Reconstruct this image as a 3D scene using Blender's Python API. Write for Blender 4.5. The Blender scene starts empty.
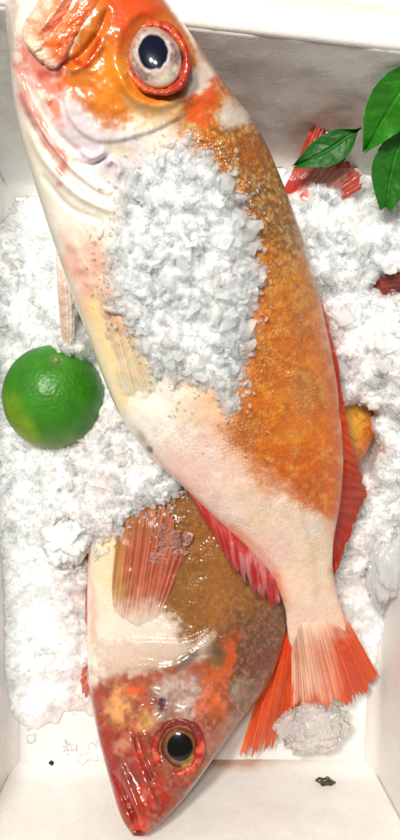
import bpy, bmesh, math, random
import numpy as np
random.seed(7)
rng = np.random.default_rng(11)
C = bpy.context.scene.collection
S = 0.0005            # metres per plan unit (the photographed box is about 20 cm wide)
CX, CY, D = 200.0, 420.0, 840.0

# ------------------------------------------------------------------ helpers
def W(px, py, z):
    """plan point seen along a ray at height z -> metres"""
    px = np.asarray(px, float); py = np.asarray(py, float); z = np.asarray(z, float) + 0 * px
    k = (D - z) / D
    return np.stack([(px - CX) * k * S, -(py - CY) * k * S, z * S], -1)

def lin(r, g, b):
    f = lambda c: (c / 255 / 12.92) if c / 255 <= 0.04045 else ((c / 255 + 0.055) / 1.055) ** 2.4
    return np.array([f(r), f(g), f(b)])

def hash2(ix, iy, seed):
    ix = ix.astype(np.int64); iy = iy.astype(np.int64)
    h = (ix * 374761393 + iy * 668265263 + seed * 1442695041) & 0xffffffff
    h = ((h ^ (h >> 13)) * 1274126177) & 0xffffffff
    h = ((h ^ (h >> 16)) * 2246822519) & 0xffffffff
    h = h ^ (h >> 15)
    return (h & 0xffffff) / float(0xffffff)

def vnoise(x, y, seed=0):
    x = np.asarray(x, float); y = np.asarray(y, float)
    ix = np.floor(x); iy = np.floor(y); fx = x - ix; fy = y - iy
    fx = fx * fx * fx * (fx * (fx * 6 - 15) + 10); fy = fy * fy * fy * (fy * (fy * 6 - 15) + 10)
    a = hash2(ix, iy, seed); b = hash2(ix + 1, iy, seed); c = hash2(ix, iy + 1, seed); d = hash2(ix + 1, iy + 1, seed)
    return (a * (1 - fx) + b * fx) * (1 - fy) + (c * (1 - fx) + d * fx) * fy

def fbm(x, y, seed=0, octv=4):
    """about -1..1"""
    t = 0; a = 1; n = 0
    for k in range(octv):
        t = t + a * (vnoise(x * 2 ** k + 17.3 * k, y * 2 ** k + 5.1 * k, seed + k) * 2 - 1); n += a; a *= 0.5
    return t / n * 1.5

def cells(x, y, size, seed):
    """nearest jittered cell: random tilted plane per cell, gives broken-ice facets"""
    gx = np.floor(x / size); gy = np.floor(y / size)
    best = np.full(x.shape, 1e9); second = np.full(x.shape, 1e9); val = np.zeros(x.shape)
    for dx in (-1, 0, 1):
        for dy in (-1, 0, 1):
            ix = gx + dx; iy = gy + dy
            cx = (ix + hash2(ix, iy, seed)) * size; cy = (iy + hash2(ix, iy, seed + 1)) * size
            rx = x - cx; ry = y - cy; d = np.hypot(rx, ry)
            v = (hash2(ix, iy, seed + 2) - .5) * 1.2 + (hash2(ix, iy, seed + 3) - .5) * 1.8 * rx / size + (hash2(ix, iy, seed + 4) - .5) * 1.8 * ry / size
            m = d < best
            second = np.where(m, best, np.minimum(second, d)); best = np.where(m, d, best); val = np.where(m, v, val)
    return val, (second - best) / size

def sst(a, b, x):
    t = np.clip((x - a) / (b - a), 0, 1); return t * t * (3 - 2 * t)

def dpoly(px, py, pts):
    """distance to an open polyline, and parameter 0..1 along it"""
    best = np.full(px.shape, 1e9); par = np.zeros(px.shape); n = len(pts) - 1
    for i in range(n):
        ax, ay = pts[i]; bx, by = pts[i + 1]; ex, ey = bx - ax, by - ay
        t = np.clip(((px - ax) * ex + (py - ay) * ey) / (ex * ex + ey * ey + 1e-9), 0, 1)
        d = np.hypot(px - ax - t * ex, py - ay - t * ey); m = d < best
        best = np.where(m, d, best); par = np.where(m, (i + t) / n, par)
    return best, par

def sdf(px, py, poly):
    d, _ = dpoly(px, py, list(poly) + [poly[0]])
    ins = np.zeros(px.shape, bool); n = len(poly)
    for i in range(n):
        x1, y1 = poly[i]; x2, y2 = poly[(i + 1) % n]
        c = ((y1 > py) != (y2 > py)) & (px < (x2 - x1) * (py - y1) / (y2 - y1 + 1e-12) + x1)
        ins ^= c
    return np.where(ins, -d, d)

def smooth_pts(pts, n):
    """Catmull-Rom through rows of any dimension"""
    P = np.array(pts, float); m = len(P)
    P = np.vstack([2 * P[0] - P[1], P, 2 * P[-1] - P[-2]])
    t = np.linspace(0, m - 1 - 1e-6, n); i = t.astype(int); f = (t - i)[:, None]
    p0, p1, p2, p3 = P[i], P[i + 1], P[i + 2], P[i + 3]
    return .5 * (2 * p1 + (p2 - p0) * f + (2 * p0 - 5 * p1 + 4 * p2 - p3) * f ** 2 + (3 * p1 - p0 - 3 * p2 + p3) * f ** 3)

def mesh_obj(name, V, F, mat, root=None, col=None, uv=None, attr=None, smooth=True, loc=None):
    """V metres (n,3), F list of (k,4)/(k,3) arrays; links ONE mesh object"""
    V = np.asarray(V, float)
    if root is not None: org = np.array(root.matrix_world.translation) if root.parent is None else np.array(root['org'])
    elif loc is not None: org = np.array(loc, float)
    else: org = np.array([V[:, 0].mean(), V[:, 1].mean(), V[:, 2].min()])
    me = bpy.data.meshes.new(name)
    V = V - org
    me.vertices.add(len(V)); me.vertices.foreach_set('co', V.astype(np.float32).ravel())
    if not isinstance(F, (list, tuple)): F = [F]
    F = [np.asarray(f, np.int32) for f in F if len(f)]
    loops = np.concatenate([f.ravel() for f in F]); tot = np.concatenate([np.full(len(f), f.shape[1], np.int32) for f in F])
    start = np.concatenate([[0], np.cumsum(tot)[:-1]]).astype(np.int32)
    me.loops.add(len(loops)); me.loops.foreach_set('vertex_index', loops)
    me.polygons.add(len(tot)); me.polygons.foreach_set('loop_start', start); me.polygons.foreach_set('loop_total', tot)
    me.update(calc_edges=True); me.validate()
    me.polygons.foreach_set('use_smooth', np.full(len(me.polygons), smooth))
    if col is not None:
        a = me.attributes.new('Col', 'FLOAT_COLOR', 'POINT')
        a.data.foreach_set('color', np.concatenate([np.clip(col, 0, 1), np.ones((len(col), 1))], 1).astype(np.float32).ravel())
    if uv is not None:
        a = me.attributes.new('Flat', 'FLOAT_VECTOR', 'POINT')
        a.data.foreach_set('vector', np.concatenate([uv, np.zeros((len(uv), 1))], 1).astype(np.float32).ravel())
    for k, v in (attr or {}).items():
        a = me.attributes.new(k, 'FLOAT', 'POINT'); a.data.foreach_set('value', np.asarray(v, np.float32).ravel())
    me.materials.append(mat)
    o = bpy.data.objects.new(name, me); C.objects.link(o)
    if root is not None:
        o.parent = root; o['org'] = [float(q) for q in org]
    else: o.location = org
    return o

def grid_faces(n, m, wrap=False):
    i = np.arange(n - 1)[:, None]; j = np.arange(m if wrap else m - 1)[None, :]
    j2 = (j + 1) % m
    return np.stack([i * m + j, (i + 1) * m + j, (i + 1) * m + j2, i * m + j2], -1).reshape(-1, 4)

def thing(name, label, cat, loc, group=None):
    o = bpy.data.objects.new(name, None); C.objects.link(o); o.location = loc
    o.empty_display_size = .01
    bpy.context.view_layer.update()
    return tag(o, label, cat, group)

def tag(o, label, cat, group=None, kind=None):
    o['label'] = label; o['category'] = cat
    if group: o['group'] = group
    if kind: o['kind'] = kind
    return o

# ------------------------------------------------------------------ materials
def new_mat(name):
    m = bpy.data.materials.new(name); m.use_nodes = True; n = m.node_tree
    return m, n, n.nodes['Principled BSDF']

def N(t, kind, **kw):
    nd = t.nodes.new(kind)
    for k, v in kw.items():
        if k in nd.inputs: nd.inputs[k].default_value = v
        else: setattr(nd, k, v)
    return nd

def flesh_mat(name, scale=True, rough=.3, coat=.8, sss=.16, bumpd=.0006, fine=900.):
    m, t, b = new_mat(name); L = t.links.new
    a = N(t, 'ShaderNodeAttribute', attribute_name='Col')
    b.inputs['Roughness'].default_value = rough; b.inputs['Coat Weight'].default_value = coat
    b.inputs['Coat Roughness'].default_value = .12; b.inputs['IOR'].default_value = 1.38
    b.inputs['Subsurface Weight'].default_value = sss; b.inputs['Subsurface Radius'].default_value = (.004, .0015, .0008)
    b.inputs['Subsurface Scale'].default_value = 1.0
    tc = N(t, 'ShaderNodeTexCoord')
    n1 = N(t, 'ShaderNodeTexNoise', Scale=fine, Detail=4., Roughness=.65); L(tc.outputs['Object'], n1.inputs['Vector'])
    mr = N(t, 'ShaderNodeMapRange'); mr.inputs[1].default_value = .3; mr.inputs[2].default_value = .7
    mr.inputs[3].default_value = .9; mr.inputs[4].default_value = 1.07; L(n1.outputs['Fac'], mr.inputs[0])
    mul = N(t, 'ShaderNodeVectorMath', operation='SCALE'); L(a.outputs['Color'], mul.inputs[0]); L(mr.outputs[0], mul.inputs['Scale'])
    colour = mul.outputs[0]
    bm = N(t, 'ShaderNodeBump', Strength=.05, Distance=.0002); L(n1.outputs['Fac'], bm.inputs['Height'])
    if scale:
        uv = N(t, 'ShaderNodeAttribute', attribute_name='Flat'); sw = N(t, 'ShaderNodeAttribute', attribute_name='scaly')
        v = N(t, 'ShaderNodeTexVoronoi', Scale=1 / 3.5, Randomness=.65)
        sp = N(t, 'ShaderNodeSeparateXYZ'); L(uv.outputs['Vector'], sp.inputs[0])
        sh = N(t, 'ShaderNodeMath', operation='MULTIPLY_ADD'); L(sp.outputs[0], sh.inputs[0]); sh.inputs[1].default_value = .5; L(sp.outputs[1], sh.inputs[2])
        cm = N(t, 'ShaderNodeCombineXYZ'); L(sp.outputs[0], cm.inputs[0]); L(sh.outputs[0], cm.inputs[1]); L(cm.outputs[0], v.inputs['Vector'])
        mp = N(t, 'ShaderNodeMapRange'); mp.inputs[1].default_value = .1; mp.inputs[2].default_value = .75
        mp.inputs[3].default_value = 1.; mp.inputs[4].default_value = 0.; L(v.outputs['Distance'], mp.inputs[0])
        nb = N(t, 'ShaderNodeTexNoise', Scale=70., Detail=3.); L(tc.outputs['Object'], nb.inputs['Vector'])
        nr_ = N(t, 'ShaderNodeMapRange'); nr_.inputs[1].default_value = .35; nr_.inputs[2].default_value = .65; nr_.inputs[3].default_value = .25; nr_.inputs[4].default_value = 1.; L(nb.outputs['Fac'], nr_.inputs[0])
        sw2 = N(t, 'ShaderNodeMath', operation='MULTIPLY'); L(sw.outputs['Fac'], sw2.inputs[0]); L(nr_.outputs[0], sw2.inputs[1])
        ml = N(t, 'ShaderNodeMath', operation='MULTIPLY'); L(mp.outputs[0], ml.inputs[0]); L(sw2.outputs[0], ml.inputs[1])
        b2 = N(t, 'ShaderNodeBump', Strength=.8, Distance=bumpd); L(ml.outputs[0], b2.inputs['Height']); L(bm.outputs[0], b2.inputs['Normal'])
        L(b2.outputs[0], b.inputs['Normal']); L(b2.outputs[0], b.inputs['Coat Normal'])
        # each scale has a paler centre and a darker rim
        sc = N(t, 'ShaderNodeMapRange'); sc.inputs[3].default_value = .74; sc.inputs[4].default_value = 1.16; L(mp.outputs[0], sc.inputs[0])
        mx = N(t, 'ShaderNodeMix', data_type='FLOAT'); L(sw2.outputs[0], mx.inputs[0]); mx.inputs[2].default_value = 1.; L(sc.outputs[0], mx.inputs[3])
        m2 = N(t, 'ShaderNodeVectorMath', operation='SCALE'); L(colour, m2.inputs[0]); L(mx.outputs[0], m2.inputs['Scale']); colour = m2.outputs[0]
    else:
        L(bm.outputs[0], b.inputs['Normal'])
    L(colour, b.inputs['Base Color'])
    return m

def ice_mat(name, trans, rough, tint=(.93, .96, .97), sss=1., rad=.006, coat=0., grain=False, clear=.4, bump=.35):
    m, t, b = new_mat(name); L = t.links.new
    b.inputs['Base Color'].default_value = (*tint, 1); b.inputs['Roughness'].default_value = rough
    b.inputs['IOR'].default_value = 1.31; b.inputs['Transmission Weight'].default_value = trans
    b.inputs['Subsurface Weight'].default_value = sss; b.inputs['Subsurface Radius'].default_value = (rad, rad * 1.08, rad * 1.15)
    b.inputs['Subsurface Scale'].default_value = 1.
    b.inputs['Coat Weight'].default_value = coat; b.inputs['Coat Roughness'].default_value = .08; b.inputs['Coat IOR'].default_value = 1.31
    tc = N(t, 'ShaderNodeTexCoord'); n1 = N(t, 'ShaderNodeTexNoise', Scale=420., Detail=5., Roughness=.55)
    L(tc.outputs['Object'], n1.inputs['Vector'])
    # snowy and clearer, greyer ice lie side by side
    n2 = N(t, 'ShaderNodeTexNoise', Scale=60., Detail=6., Roughness=.65); L(tc.outputs['Object'], n2.inputs['Vector'])
    cr = N(t, 'ShaderNodeValToRGB'); cr.color_ramp.elements[0].position = .36; cr.color_ramp.elements[1].position = .60
    cr.color_ramp.elements[0].color = (tint[0] * .81, tint[1] * .845, tint[2] * .86, 1); cr.color_ramp.elements[1].color = (*tint, 1)
    L(n2.outputs['Fac'], cr.inputs[0])
    pk = N(t, 'ShaderNodeAttribute', attribute_name='pink'); px_ = N(t, 'ShaderNodeMix', data_type='RGBA', blend_type='MULTIPLY'); L(pk.outputs['Fac'], px_.inputs[0])
    L(cr.outputs[0], px_.inputs[6]); px_.inputs[7].default_value = (.92, .66, .62, 1); L(px_.outputs[2], b.inputs['Base Color'])
    bm = N(t, 'ShaderNodeBump', Strength=bump, Distance=.0006); L(n1.outputs['Fac'], bm.inputs['Height']); L(bm.outputs[0], b.inputs['Normal'])
    if grain:                                  # clear grain: see-through face on, milky towards its edges
        lw = N(t, 'ShaderNodeLayerWeight', Blend=.35); ar = N(t, 'ShaderNodeMapRange'); ar.inputs[3].default_value = clear; ar.inputs[4].default_value = .95
        L(lw.outputs['Facing'], ar.inputs[0]); L(ar.outputs[0], b.inputs['Alpha'])
    else:
        cv = N(t, 'ShaderNodeAttribute', attribute_name='cover'); L(cv.outputs['Fac'], b.inputs['Alpha'])
    return m

def foam_mat(name='white_foam'):
    m, t, b = new_mat(name); L = t.links.new
    tc = N(t, 'ShaderNodeTexCoord')
    v = N(t, 'ShaderNodeTexVoronoi', Scale=520., Randomness=1.); L(tc.outputs['Object'], v.inputs['Vector'])
    n1 = N(t, 'ShaderNodeTexNoise', Scale=28., Detail=5., Roughness=.62); L(tc.outputs['Object'], n1.inputs['Vector'])
    n2 = N(t, 'ShaderNodeTexNoise', Scale=1300., Detail=3.); L(tc.outputs['Object'], n2.inputs['Vector'])
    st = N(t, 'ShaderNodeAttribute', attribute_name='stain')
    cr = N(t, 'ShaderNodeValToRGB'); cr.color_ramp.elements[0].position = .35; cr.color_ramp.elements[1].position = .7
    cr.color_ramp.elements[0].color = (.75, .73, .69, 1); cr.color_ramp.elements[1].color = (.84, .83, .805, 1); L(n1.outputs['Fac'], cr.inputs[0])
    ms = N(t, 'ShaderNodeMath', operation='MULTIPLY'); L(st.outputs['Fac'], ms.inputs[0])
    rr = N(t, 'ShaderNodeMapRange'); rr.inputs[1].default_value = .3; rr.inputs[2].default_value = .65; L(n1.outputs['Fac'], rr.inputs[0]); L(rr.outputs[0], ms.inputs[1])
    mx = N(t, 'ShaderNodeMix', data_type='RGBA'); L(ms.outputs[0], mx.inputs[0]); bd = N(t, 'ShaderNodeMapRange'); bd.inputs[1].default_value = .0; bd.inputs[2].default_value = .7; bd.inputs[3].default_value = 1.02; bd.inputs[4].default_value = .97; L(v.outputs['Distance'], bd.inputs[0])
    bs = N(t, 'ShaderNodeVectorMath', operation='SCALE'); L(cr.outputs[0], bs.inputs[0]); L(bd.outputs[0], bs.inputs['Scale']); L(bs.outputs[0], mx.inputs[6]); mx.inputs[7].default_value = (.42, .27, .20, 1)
    L(mx.outputs[2], b.inputs['Base Color'])
    b.inputs['Roughness'].default_value = .42
    b.inputs['Coat Weight'].default_value = .35; b.inputs['Coat Roughness'].default_value = .18
    b.inputs['Subsurface Weight'].default_value = .25; b.inputs['Subsurface Radius'].default_value = (.004, .004, .004); b.inputs['Subsurface Scale'].default_value = 1.
    b1 = N(t, 'ShaderNodeBump', Strength=.12, Distance=.0004); L(v.outputs['Distance'], b1.inputs['Height'])
    b2 = N(t, 'ShaderNodeBump', Strength=.3, Distance=.0004); L(n2.outputs['Fac'], b2.inputs['Height']); L(b1.outputs[0], b2.inputs['Normal'])
    L(b2.outputs[0], b.inputs['Normal']); L(b2.outputs[0], b.inputs['Coat Normal'])
    return m

M_body = flesh_mat('scaly_skin')
M_skin = flesh_mat('wet_skin', scale=False, fine=700.)
M_rim = flesh_mat('eyelid_skin', scale=False, rough=.42, coat=.3, fine=900.)
M_fin = flesh_mat('fin_membrane', scale=False, rough=.35, coat=.5, sss=.35, fine=1300.)
_t = M_fin.node_tree; _a = N(_t, 'ShaderNodeAttribute', attribute_name='cover'); _t.links.new(_a.outputs['Fac'], _t.nodes['Principled BSDF'].inputs['Alpha'])
M_eye = flesh_mat('wet_eye', scale=False, rough=.3, coat=.8, sss=.0, fine=1500.)
M_eye.node_tree.nodes['Principled BSDF'].inputs['Specular IOR Level'].default_value = .15
M_eye.node_tree.nodes['Principled BSDF'].inputs['Coat Roughness'].default_value = .03
M_slush = ice_mat('slushy_ice', .0, .28, tint=(.93, .95, .955), rad=.006, coat=.6)
M_chip = ice_mat('ice_grain', 0., .12, tint=(.96, .975, .98), rad=.003, coat=.8, grain=True, clear=.26, bump=.15)
M_glass = ice_mat('clear_ice_grain', .75, .08, tint=(.98, .99, .99), rad=.003, grain=True, clear=.15)
M_clear = ice_mat('clear_ice', .3, .12, tint=(.90, .89, .89), sss=1., rad=.006, coat=.8)
M_tailice = ice_mat('thin_wet_ice', .25, .14, tint=(.93, .84, .80), sss=1., rad=.004, coat=.8)
M_foam = foam_mat()

# ------------------------------------------------------------------ painting natural skin patterns per vertex
class Skin:
    def __init__(s, px, py, base):
        s.px, s.py = px, py; s.c = np.broadcast_to(base, px.shape + (3,)).copy()
        s.w1 = fbm(px / 22, py / 22, 31); s.w2 = fbm(px / 22, py / 22, 57); s.w3 = fbm(px / 5, py / 5, 91, 3)
    def mix(s, m, col):
        m = m[..., None]; s.c = s.c * (1 - m) + np.asarray(col) * m
    def poly(s, pts, col, soft=8, strength=1., warp=8, grain=4):
        d = sdf(s.px + warp * s.w1, s.py + warp * s.w2, pts) + grain * s.w3
        s.mix(sst(soft, -soft, d) * strength, col)
    def blob(s, cx, cy, rx, ry, ang, col, soft=.4, strength=1., warp=8, grain=.15):
        a = math.radians(ang); x = s.px + warp * s.w1 - cx; y = s.py + warp * s.w2 - cy
        u = (x * math.cos(a) + y * math.sin(a)) / rx; v = (-x * math.sin(a) + y * math.cos(a)) / ry
        s.mix(sst(1 + soft, 1 - soft, np.hypot(u, v) + grain * s.w3) * strength, col)
    def line(s, pts, w, col, strength=1., warp=2):
        d, _ = dpoly(s.px + warp * s.w1, s.py + warp * s.w2, pts)
        s.mix(np.exp(-(d / w) ** 2) * strength, col)
    def speck(s, mask, size, thr, col, strength=.8, seed=5, soft=.2):
        n = vnoise(s.px / size, s.py / size, seed) * .6 + vnoise(s.px / size * 2.1, s.py / size * 2.1, seed + 1) * .4
        s.mix(sst(thr - .04, thr + soft, n) * strength * mask, col)

ORANGE = lin(198, 108, 34); DEEP = lin(200, 86, 16); RED = lin(168, 34, 18); DRED = lin(128, 14, 14)
GOLD = lin(172, 112, 36); BROWN = lin(122, 80, 36); WHITE = lin(240, 230, 216); PINK = lin(238, 180, 160)
LILAC = lin(205, 190, 192); CREAM = lin(238, 214, 160); ROSE = lin(222, 112, 92); GREY = lin(168, 158, 150); OLIVE = lin(134, 88, 42)

def loft(stations, ns, nup, nlo, power=.8):
    """stations rows: Lx,Ly,Rx,Ry,zmid,half thickness -> grids around a fish body lying on its flank"""
    st = smooth_pts(stations, ns)
    th = np.concatenate([np.linspace(0, math.pi, nup, endpoint=False), math.pi + np.linspace(0, math.pi, nlo, endpoint=False)])
    u = -np.cos(th); q = np.sin(th); q = np.sign(q) * np.abs(q) ** power
    Lp = st[:, None, 0:2]; Rp = st[:, None, 2:4]; mid = (Lp + Rp) / 2; half = (Rp - Lp) / 2
    P = mid + half * u[None, :, None]
    z = st[:, 4:5] + st[:, 5:6] * q[None, :]
    mids = mid[:, 0]; al = np.concatenate([[0], np.cumsum(np.hypot(*np.diff(mids, axis=0).T))])
    hw = np.hypot(half[:, 0, 0], half[:, 0, 1])
    fl = np.stack([np.broadcast_to(al[:, None], z.shape), hw[:, None] * (th[None, :] - math.pi / 2)], -1)
    return dict(px=P[..., 0], py=P[..., 1], z=z, top=np.broadcast_to(np.clip(np.sin(th), 0, 1) ** .5, z.shape), flat=fl, u=np.broadcast_to(u, z.shape), st=st)

def ridge(g, pts, w, h, ends=.15):
    pts = [tuple(q) for q in smooth_pts(pts, 8 * len(pts))]
    d, t = dpoly(g['px'], g['py'], pts)
    e = sst(0, ends, t) * sst(1, 1 - ends, t) if ends else 1
    g['z'] = g['z'] + h * np.exp(-(d / w) ** 2) * e * g['top']

def step(g, pts, w, h, side=1, reach=30):
    """a raised plate whose edge runs along pts: high on one side, falling sharply on the other"""
    pts = smooth_pts(pts, 8 * len(pts))
    d, t = dpoly(g['px'], g['py'], pts)
    i = np.clip((t * (len(pts) - 1)).astype(int), 0, len(pts) - 2); e = pts[i + 1] - pts[i]; a = pts[i]
    cr = np.sign(e[..., 0] * (g['py'] - a[..., 1]) - e[..., 1] * (g['px'] - a[..., 0])) * side * d
    g['z'] = g['z'] + h * sst(-w, w, cr) * np.exp(-np.clip(cr, 0, None) / reach) * sst(0, .12, t) * sst(1, .88, t) * g['top']

def body_mesh(name, g, col, scaly, root, mat=None):
    n, m = g['z'].shape
    return mesh_obj(name, W(g['px'], g['py'], g['z']).reshape(-1, 3), grid_faces(n, m, True)[:, ::-1], mat or M_body, root,
                    col=col.reshape(-1, 3), uv=g['flat'].reshape(-1, 2), attr={'scaly': scaly.ravel()})

def fin(name, base, tip, zb, zt, rays, root, colour, ray_h=1.2, rag=.06, nc=None, nr=60, arch=0., thick=1.6, seed=3, notch=0., zfun=None, skin=None):
    nc = nc or rays * 8
    B = smooth_pts(base, nc); T = smooth_pts(tip, nc)
    u = np.linspace(0, 1, nc); zb = np.interp(u, np.linspace(0, 1, len(zb)), zb); zt = np.interp(u, np.linspace(0, 1, len(zt)), zt)
    ru = u * rays + .35 * fbm(u * 6, u * 0, seed)
    vmax = 1 + .035 * fbm(np.linspace(0, 1, nc) * rays * 6, np.zeros(nc) + 2, seed + 11) - rag * (vnoise(ru * .9, ru * 0 + 3, seed)) - rag * .3 * np.abs(np.sin(math.pi * ru)) ** .5 - rag * 1.2 * vnoise(ru * 2.3, ru * 0 + 5, seed + 21) - notch * (vnoise(ru * .33, ru * 0 + 9, seed + 4) > .72)
    v = np.linspace(0, 1, nr)[None, :] * vmax[:, None]
    bend = .06 * (vnoise(u * 3, u * 0, seed + 2) - .5)
    P = B[:, None] * (1 - v[..., None]) + T[:, None] * v[..., None]
    tang = np.gradient(T, axis=0); tang /= np.hypot(tang[:, 0], tang[:, 1])[:, None] + 1e-9
    ln = np.hypot(*(T - B).T)
    P = P + tang[:, None] * ((bend * ln)[:, None] * np.sin(math.pi * v))[..., None]
    z = zb[:, None] * (1 - v) + zt[:, None] * v + arch * np.sin(math.pi * v) * np.sin(math.pi * u)[:, None]
    if zfun is not None:
        wz = sst(0, .2, v) * (sst(0, .1, u) * sst(1, .93, u))[:, None]; z = zfun(P[..., 0], P[..., 1]) + z * wz - 3. * (1 - wz)
    rg = np.cos(2 * math.pi * ru)[:, None] * .5 + .5
    fray = fbm(u * rays * 5, u * 0 + 2, seed + 11)[:, None]
    rg = np.clip(rg * .42 + .58 * (fbm(u[:, None] * rays * 2.3, v * 1.3, seed + 13) * .8 + .5), 0, 1)
    fine = np.cos(2 * math.pi * ru * 2 + 1)[:, None] * .5 + .5
    rg2 = (rg ** 2 * (1 - .5 * v) + .6 * fine * v) * sst(0, .4, v)
    z = z + .55 * ray_h * rg2 + 1.5 * fbm(P[..., 0] / 14, P[..., 1] / 14, seed + 7)
    col = colour(np.broadcast_to(u[:, None], z.shape), v, rg, P[..., 0], P[..., 1])
    if skin is not None: col = lerp(col, skin, sst(.4 if zfun is not None else .5, .03, v + .06 * fbm(P[..., 0] / 6, P[..., 1] / 6, seed)))
    z = z + 3. * np.sin(v * 5 + u[:, None] * 9 + seed) * v * (0 if zfun is not None else 1)
    cov = np.clip(.62 + .38 * rg + .4 * sst(.35, 0, v), 0, 1)
    up = W(P[..., 0], P[..., 1], z).reshape(-1, 3); lo = W(P[..., 0], P[..., 1], z - thick * (1.15 - .5 * v)).reshape(-1, 3)
    n = nc * nr; f = grid_faces(nc, nr); bd = np.concatenate([np.arange(nr), np.arange(2, nc) * nr - 1 + 0, ])
    ring = np.concatenate([np.arange(0, nr), np.arange(1, nc) * nr + nr - 1, (nc - 1) * nr + np.arange(nr - 2, -1, -1), np.arange(nc - 2, 0, -1) * nr])
    r2 = np.roll(ring, -1); side = np.stack([ring, r2, r2 + n, ring + n], -1)
    return mesh_obj(name, np.concatenate([up, lo]), [f, f[:, ::-1] + n, side], M_fin, root, col=np.concatenate([col.reshape(-1, 3)] * 2), attr={'cover': np.concatenate([cov.ravel()] * 2)})

def lerp(a, b, t): return a + (np.asarray(b) - a) * np.clip(t, 0, 1)[..., None]

# ------------------------------------------------------------------ eyes
def eye_part(root, cx, cy, rx, ry, ang, z, dome, pup, pr, colour):
    nr, na = 60, 120
    r = np.linspace(0, 1, nr)[:, None]; a = np.linspace(0, 2 * math.pi, na, endpoint=False)[None, :]
    A = math.radians(ang)
    x = r * np.cos(a) * rx; y = r * np.sin(a) * ry
    px = cx + x * math.cos(A) - y * math.sin(A); py = cy + x * math.sin(A) + y * math.cos(A)
    zz = z + dome * np.sqrt(np.clip(1 - r ** 2 * .96, 0, 1)) + 0 * a
    pd = np.hypot((px - pup[0]) / pr[0], (py - pup[1]) / pr[1])
    col = colour(np.broadcast_to(r, px.shape), pd, px, py)
    return mesh_obj('eye', W(px, py, zz).reshape(-1, 3), grid_faces(nr, na, True), M_eye, root, col=col.reshape(-1, 3))

def eye_rim(root, cx, cy, rx, ry, ang, z, wid, hgt, colour, seed=1, tilt=(0, 0)):
    na, nb = 160, 22
    a = np.linspace(0, 2 * math.pi, na, endpoint=False)[:, None]; b = np.linspace(0, 2 * math.pi, nb, endpoint=False)[None, :]
    wv = wid * (1 + .4 * fbm(np.cos(a) * 1.5 + 3, np.sin(a) * 1.5 + 3, seed))
    rr = 1 + 0 * a; A = math.radians(ang)
    wob = 1 + .05 * fbm(np.cos(a) * 2, np.sin(a) * 2, seed + 3)
    x = np.cos(a) * (rx * wob + wv * np.cos(b)); y = np.sin(a) * (ry * wob + wv * np.cos(b))
    px = cx + x * math.cos(A) - y * math.sin(A); py = cy + x * math.sin(A) + y * math.cos(A)
    zz = z + hgt * np.sin(b) * (1 + .3 * fbm(np.cos(a) * 3, np.sin(a) * 3, seed + 9)) + .35 * fbm(px / 5, py / 5, seed + 2) + (px - cx) * tilt[0] + (py - cy) * tilt[1]
    col = colour(a + 0 * b, b + 0 * a, px, py)
    V = W(px, py, zz).reshape(-1, 3)
    i = np.arange(na)[:, None]; j = np.arange(nb)[None, :]; i2 = (i + 1) % na; j2 = (j + 1) % nb
    F = np.stack([i * nb + j, i2 * nb + j, i2 * nb + j2, i * nb + j2], -1).reshape(-1, 4)
    return mesh_obj('eye_rim', V, F, M_rim, root, col=col.reshape(-1, 3))

# ================================================================== FISH 1 (big, on top, head up against the wall)
F1 = [
 (48, -92, 62, -98, 238, 6),
 (10, -55, 108, -72, 234, 30),
 (4, 0, 152, -18, 226, 40),
 (9, 50, 190, 32, 214, 47),
 (15, 110, 226, 85, 200, 50),
 (32, 175, 260, 131, 183, 50),
 (60, 262, 294, 212, 160, 48),
 (88, 337, 317, 287, 138, 46),
 (118, 412, 334, 362, 116, 42),
 (147, 452, 340, 408, 100, 38),
 (182, 486, 344, 455, 86, 33),
 (214, 517, 341, 500, 72, 28),
 (245, 546, 334, 540, 56, 23),
 (271, 577, 333, 570, 40, 18),
 (284, 606, 338, 597, 26, 13),
 (287, 628, 344, 617, 14, 8), (290, 644, 346, 634, 3, 5), (298, 662, 342, 654, -8, 1)]
g1 = loft(F1, 620, 300, 70)
# head bones and folds
for p, w, h in (([(118, 62), (128, 90), (150, 104), (178, 100), (196, 78)], 5, 2.5), ([(60, 62), (78, 58), (98, 34), (110, 5)], 4, -4.),
                ([(66, 72), (86, 64), (106, 40)], 4, 3.), ([(14, 62), (26, 100), (46, 138), (76, 172), (112, 200)], 4, 5.),
                ([(20, 60), (36, 100), (58, 134), (90, 162)], 3, -4.), ([(24, 120), (44, 160), (80, 196), (126, 216)], 4, 5.),
                ([(30, 118), (52, 154), (86, 186), (124, 206)], 2.5, -4.), ([(38, 170), (70, 208), (110, 224)], 3, -3.5),
                ([(78, 150), (92, 158), (106, 150)], 3, 4.), ([(104, 166), (112, 160), (120, 168), (116, 178)], 3, 4.5),
                ([(70, 160), (90, 165), (112, 154)], 2.2, -3.5), ([(30, 75), (40, 95), (52, 104)], 5, 3), ([(170, 118), (200, 96), (224, 106)], 5, 2.2)):
    ridge(g1, p, w, h)
step(g1, [(60, 80), (70, 120), (100, 142), (150, 132), (190, 112)], 2.5, 3, -1, 25)
step(g1, [(18, 95), (48, 150), (84, 190), (128, 212)], 2.5, 4, -1, 20)
ridge(g1, [(64, 240), (78, 252), (82, 275)], 6, 4)
# socket round the eye
de = np.hypot((g1['px'] - 155) / 33, (g1['py'] - 57) / 41)
g1['z'] = g1['z'] - 9 * np.exp(-(de / .75) ** 4) * g1['top'] + 3 * np.exp(-((de - 1.2) / .2) ** 2) * g1['top']
g1['z'] = g1['z'] + (1.6 * fbm(g1['px'] / 26, g1['py'] / 26, 3) + .1 * fbm(g1['px'] / 5, g1['py'] / 5, 8)) * g1['top']

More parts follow.
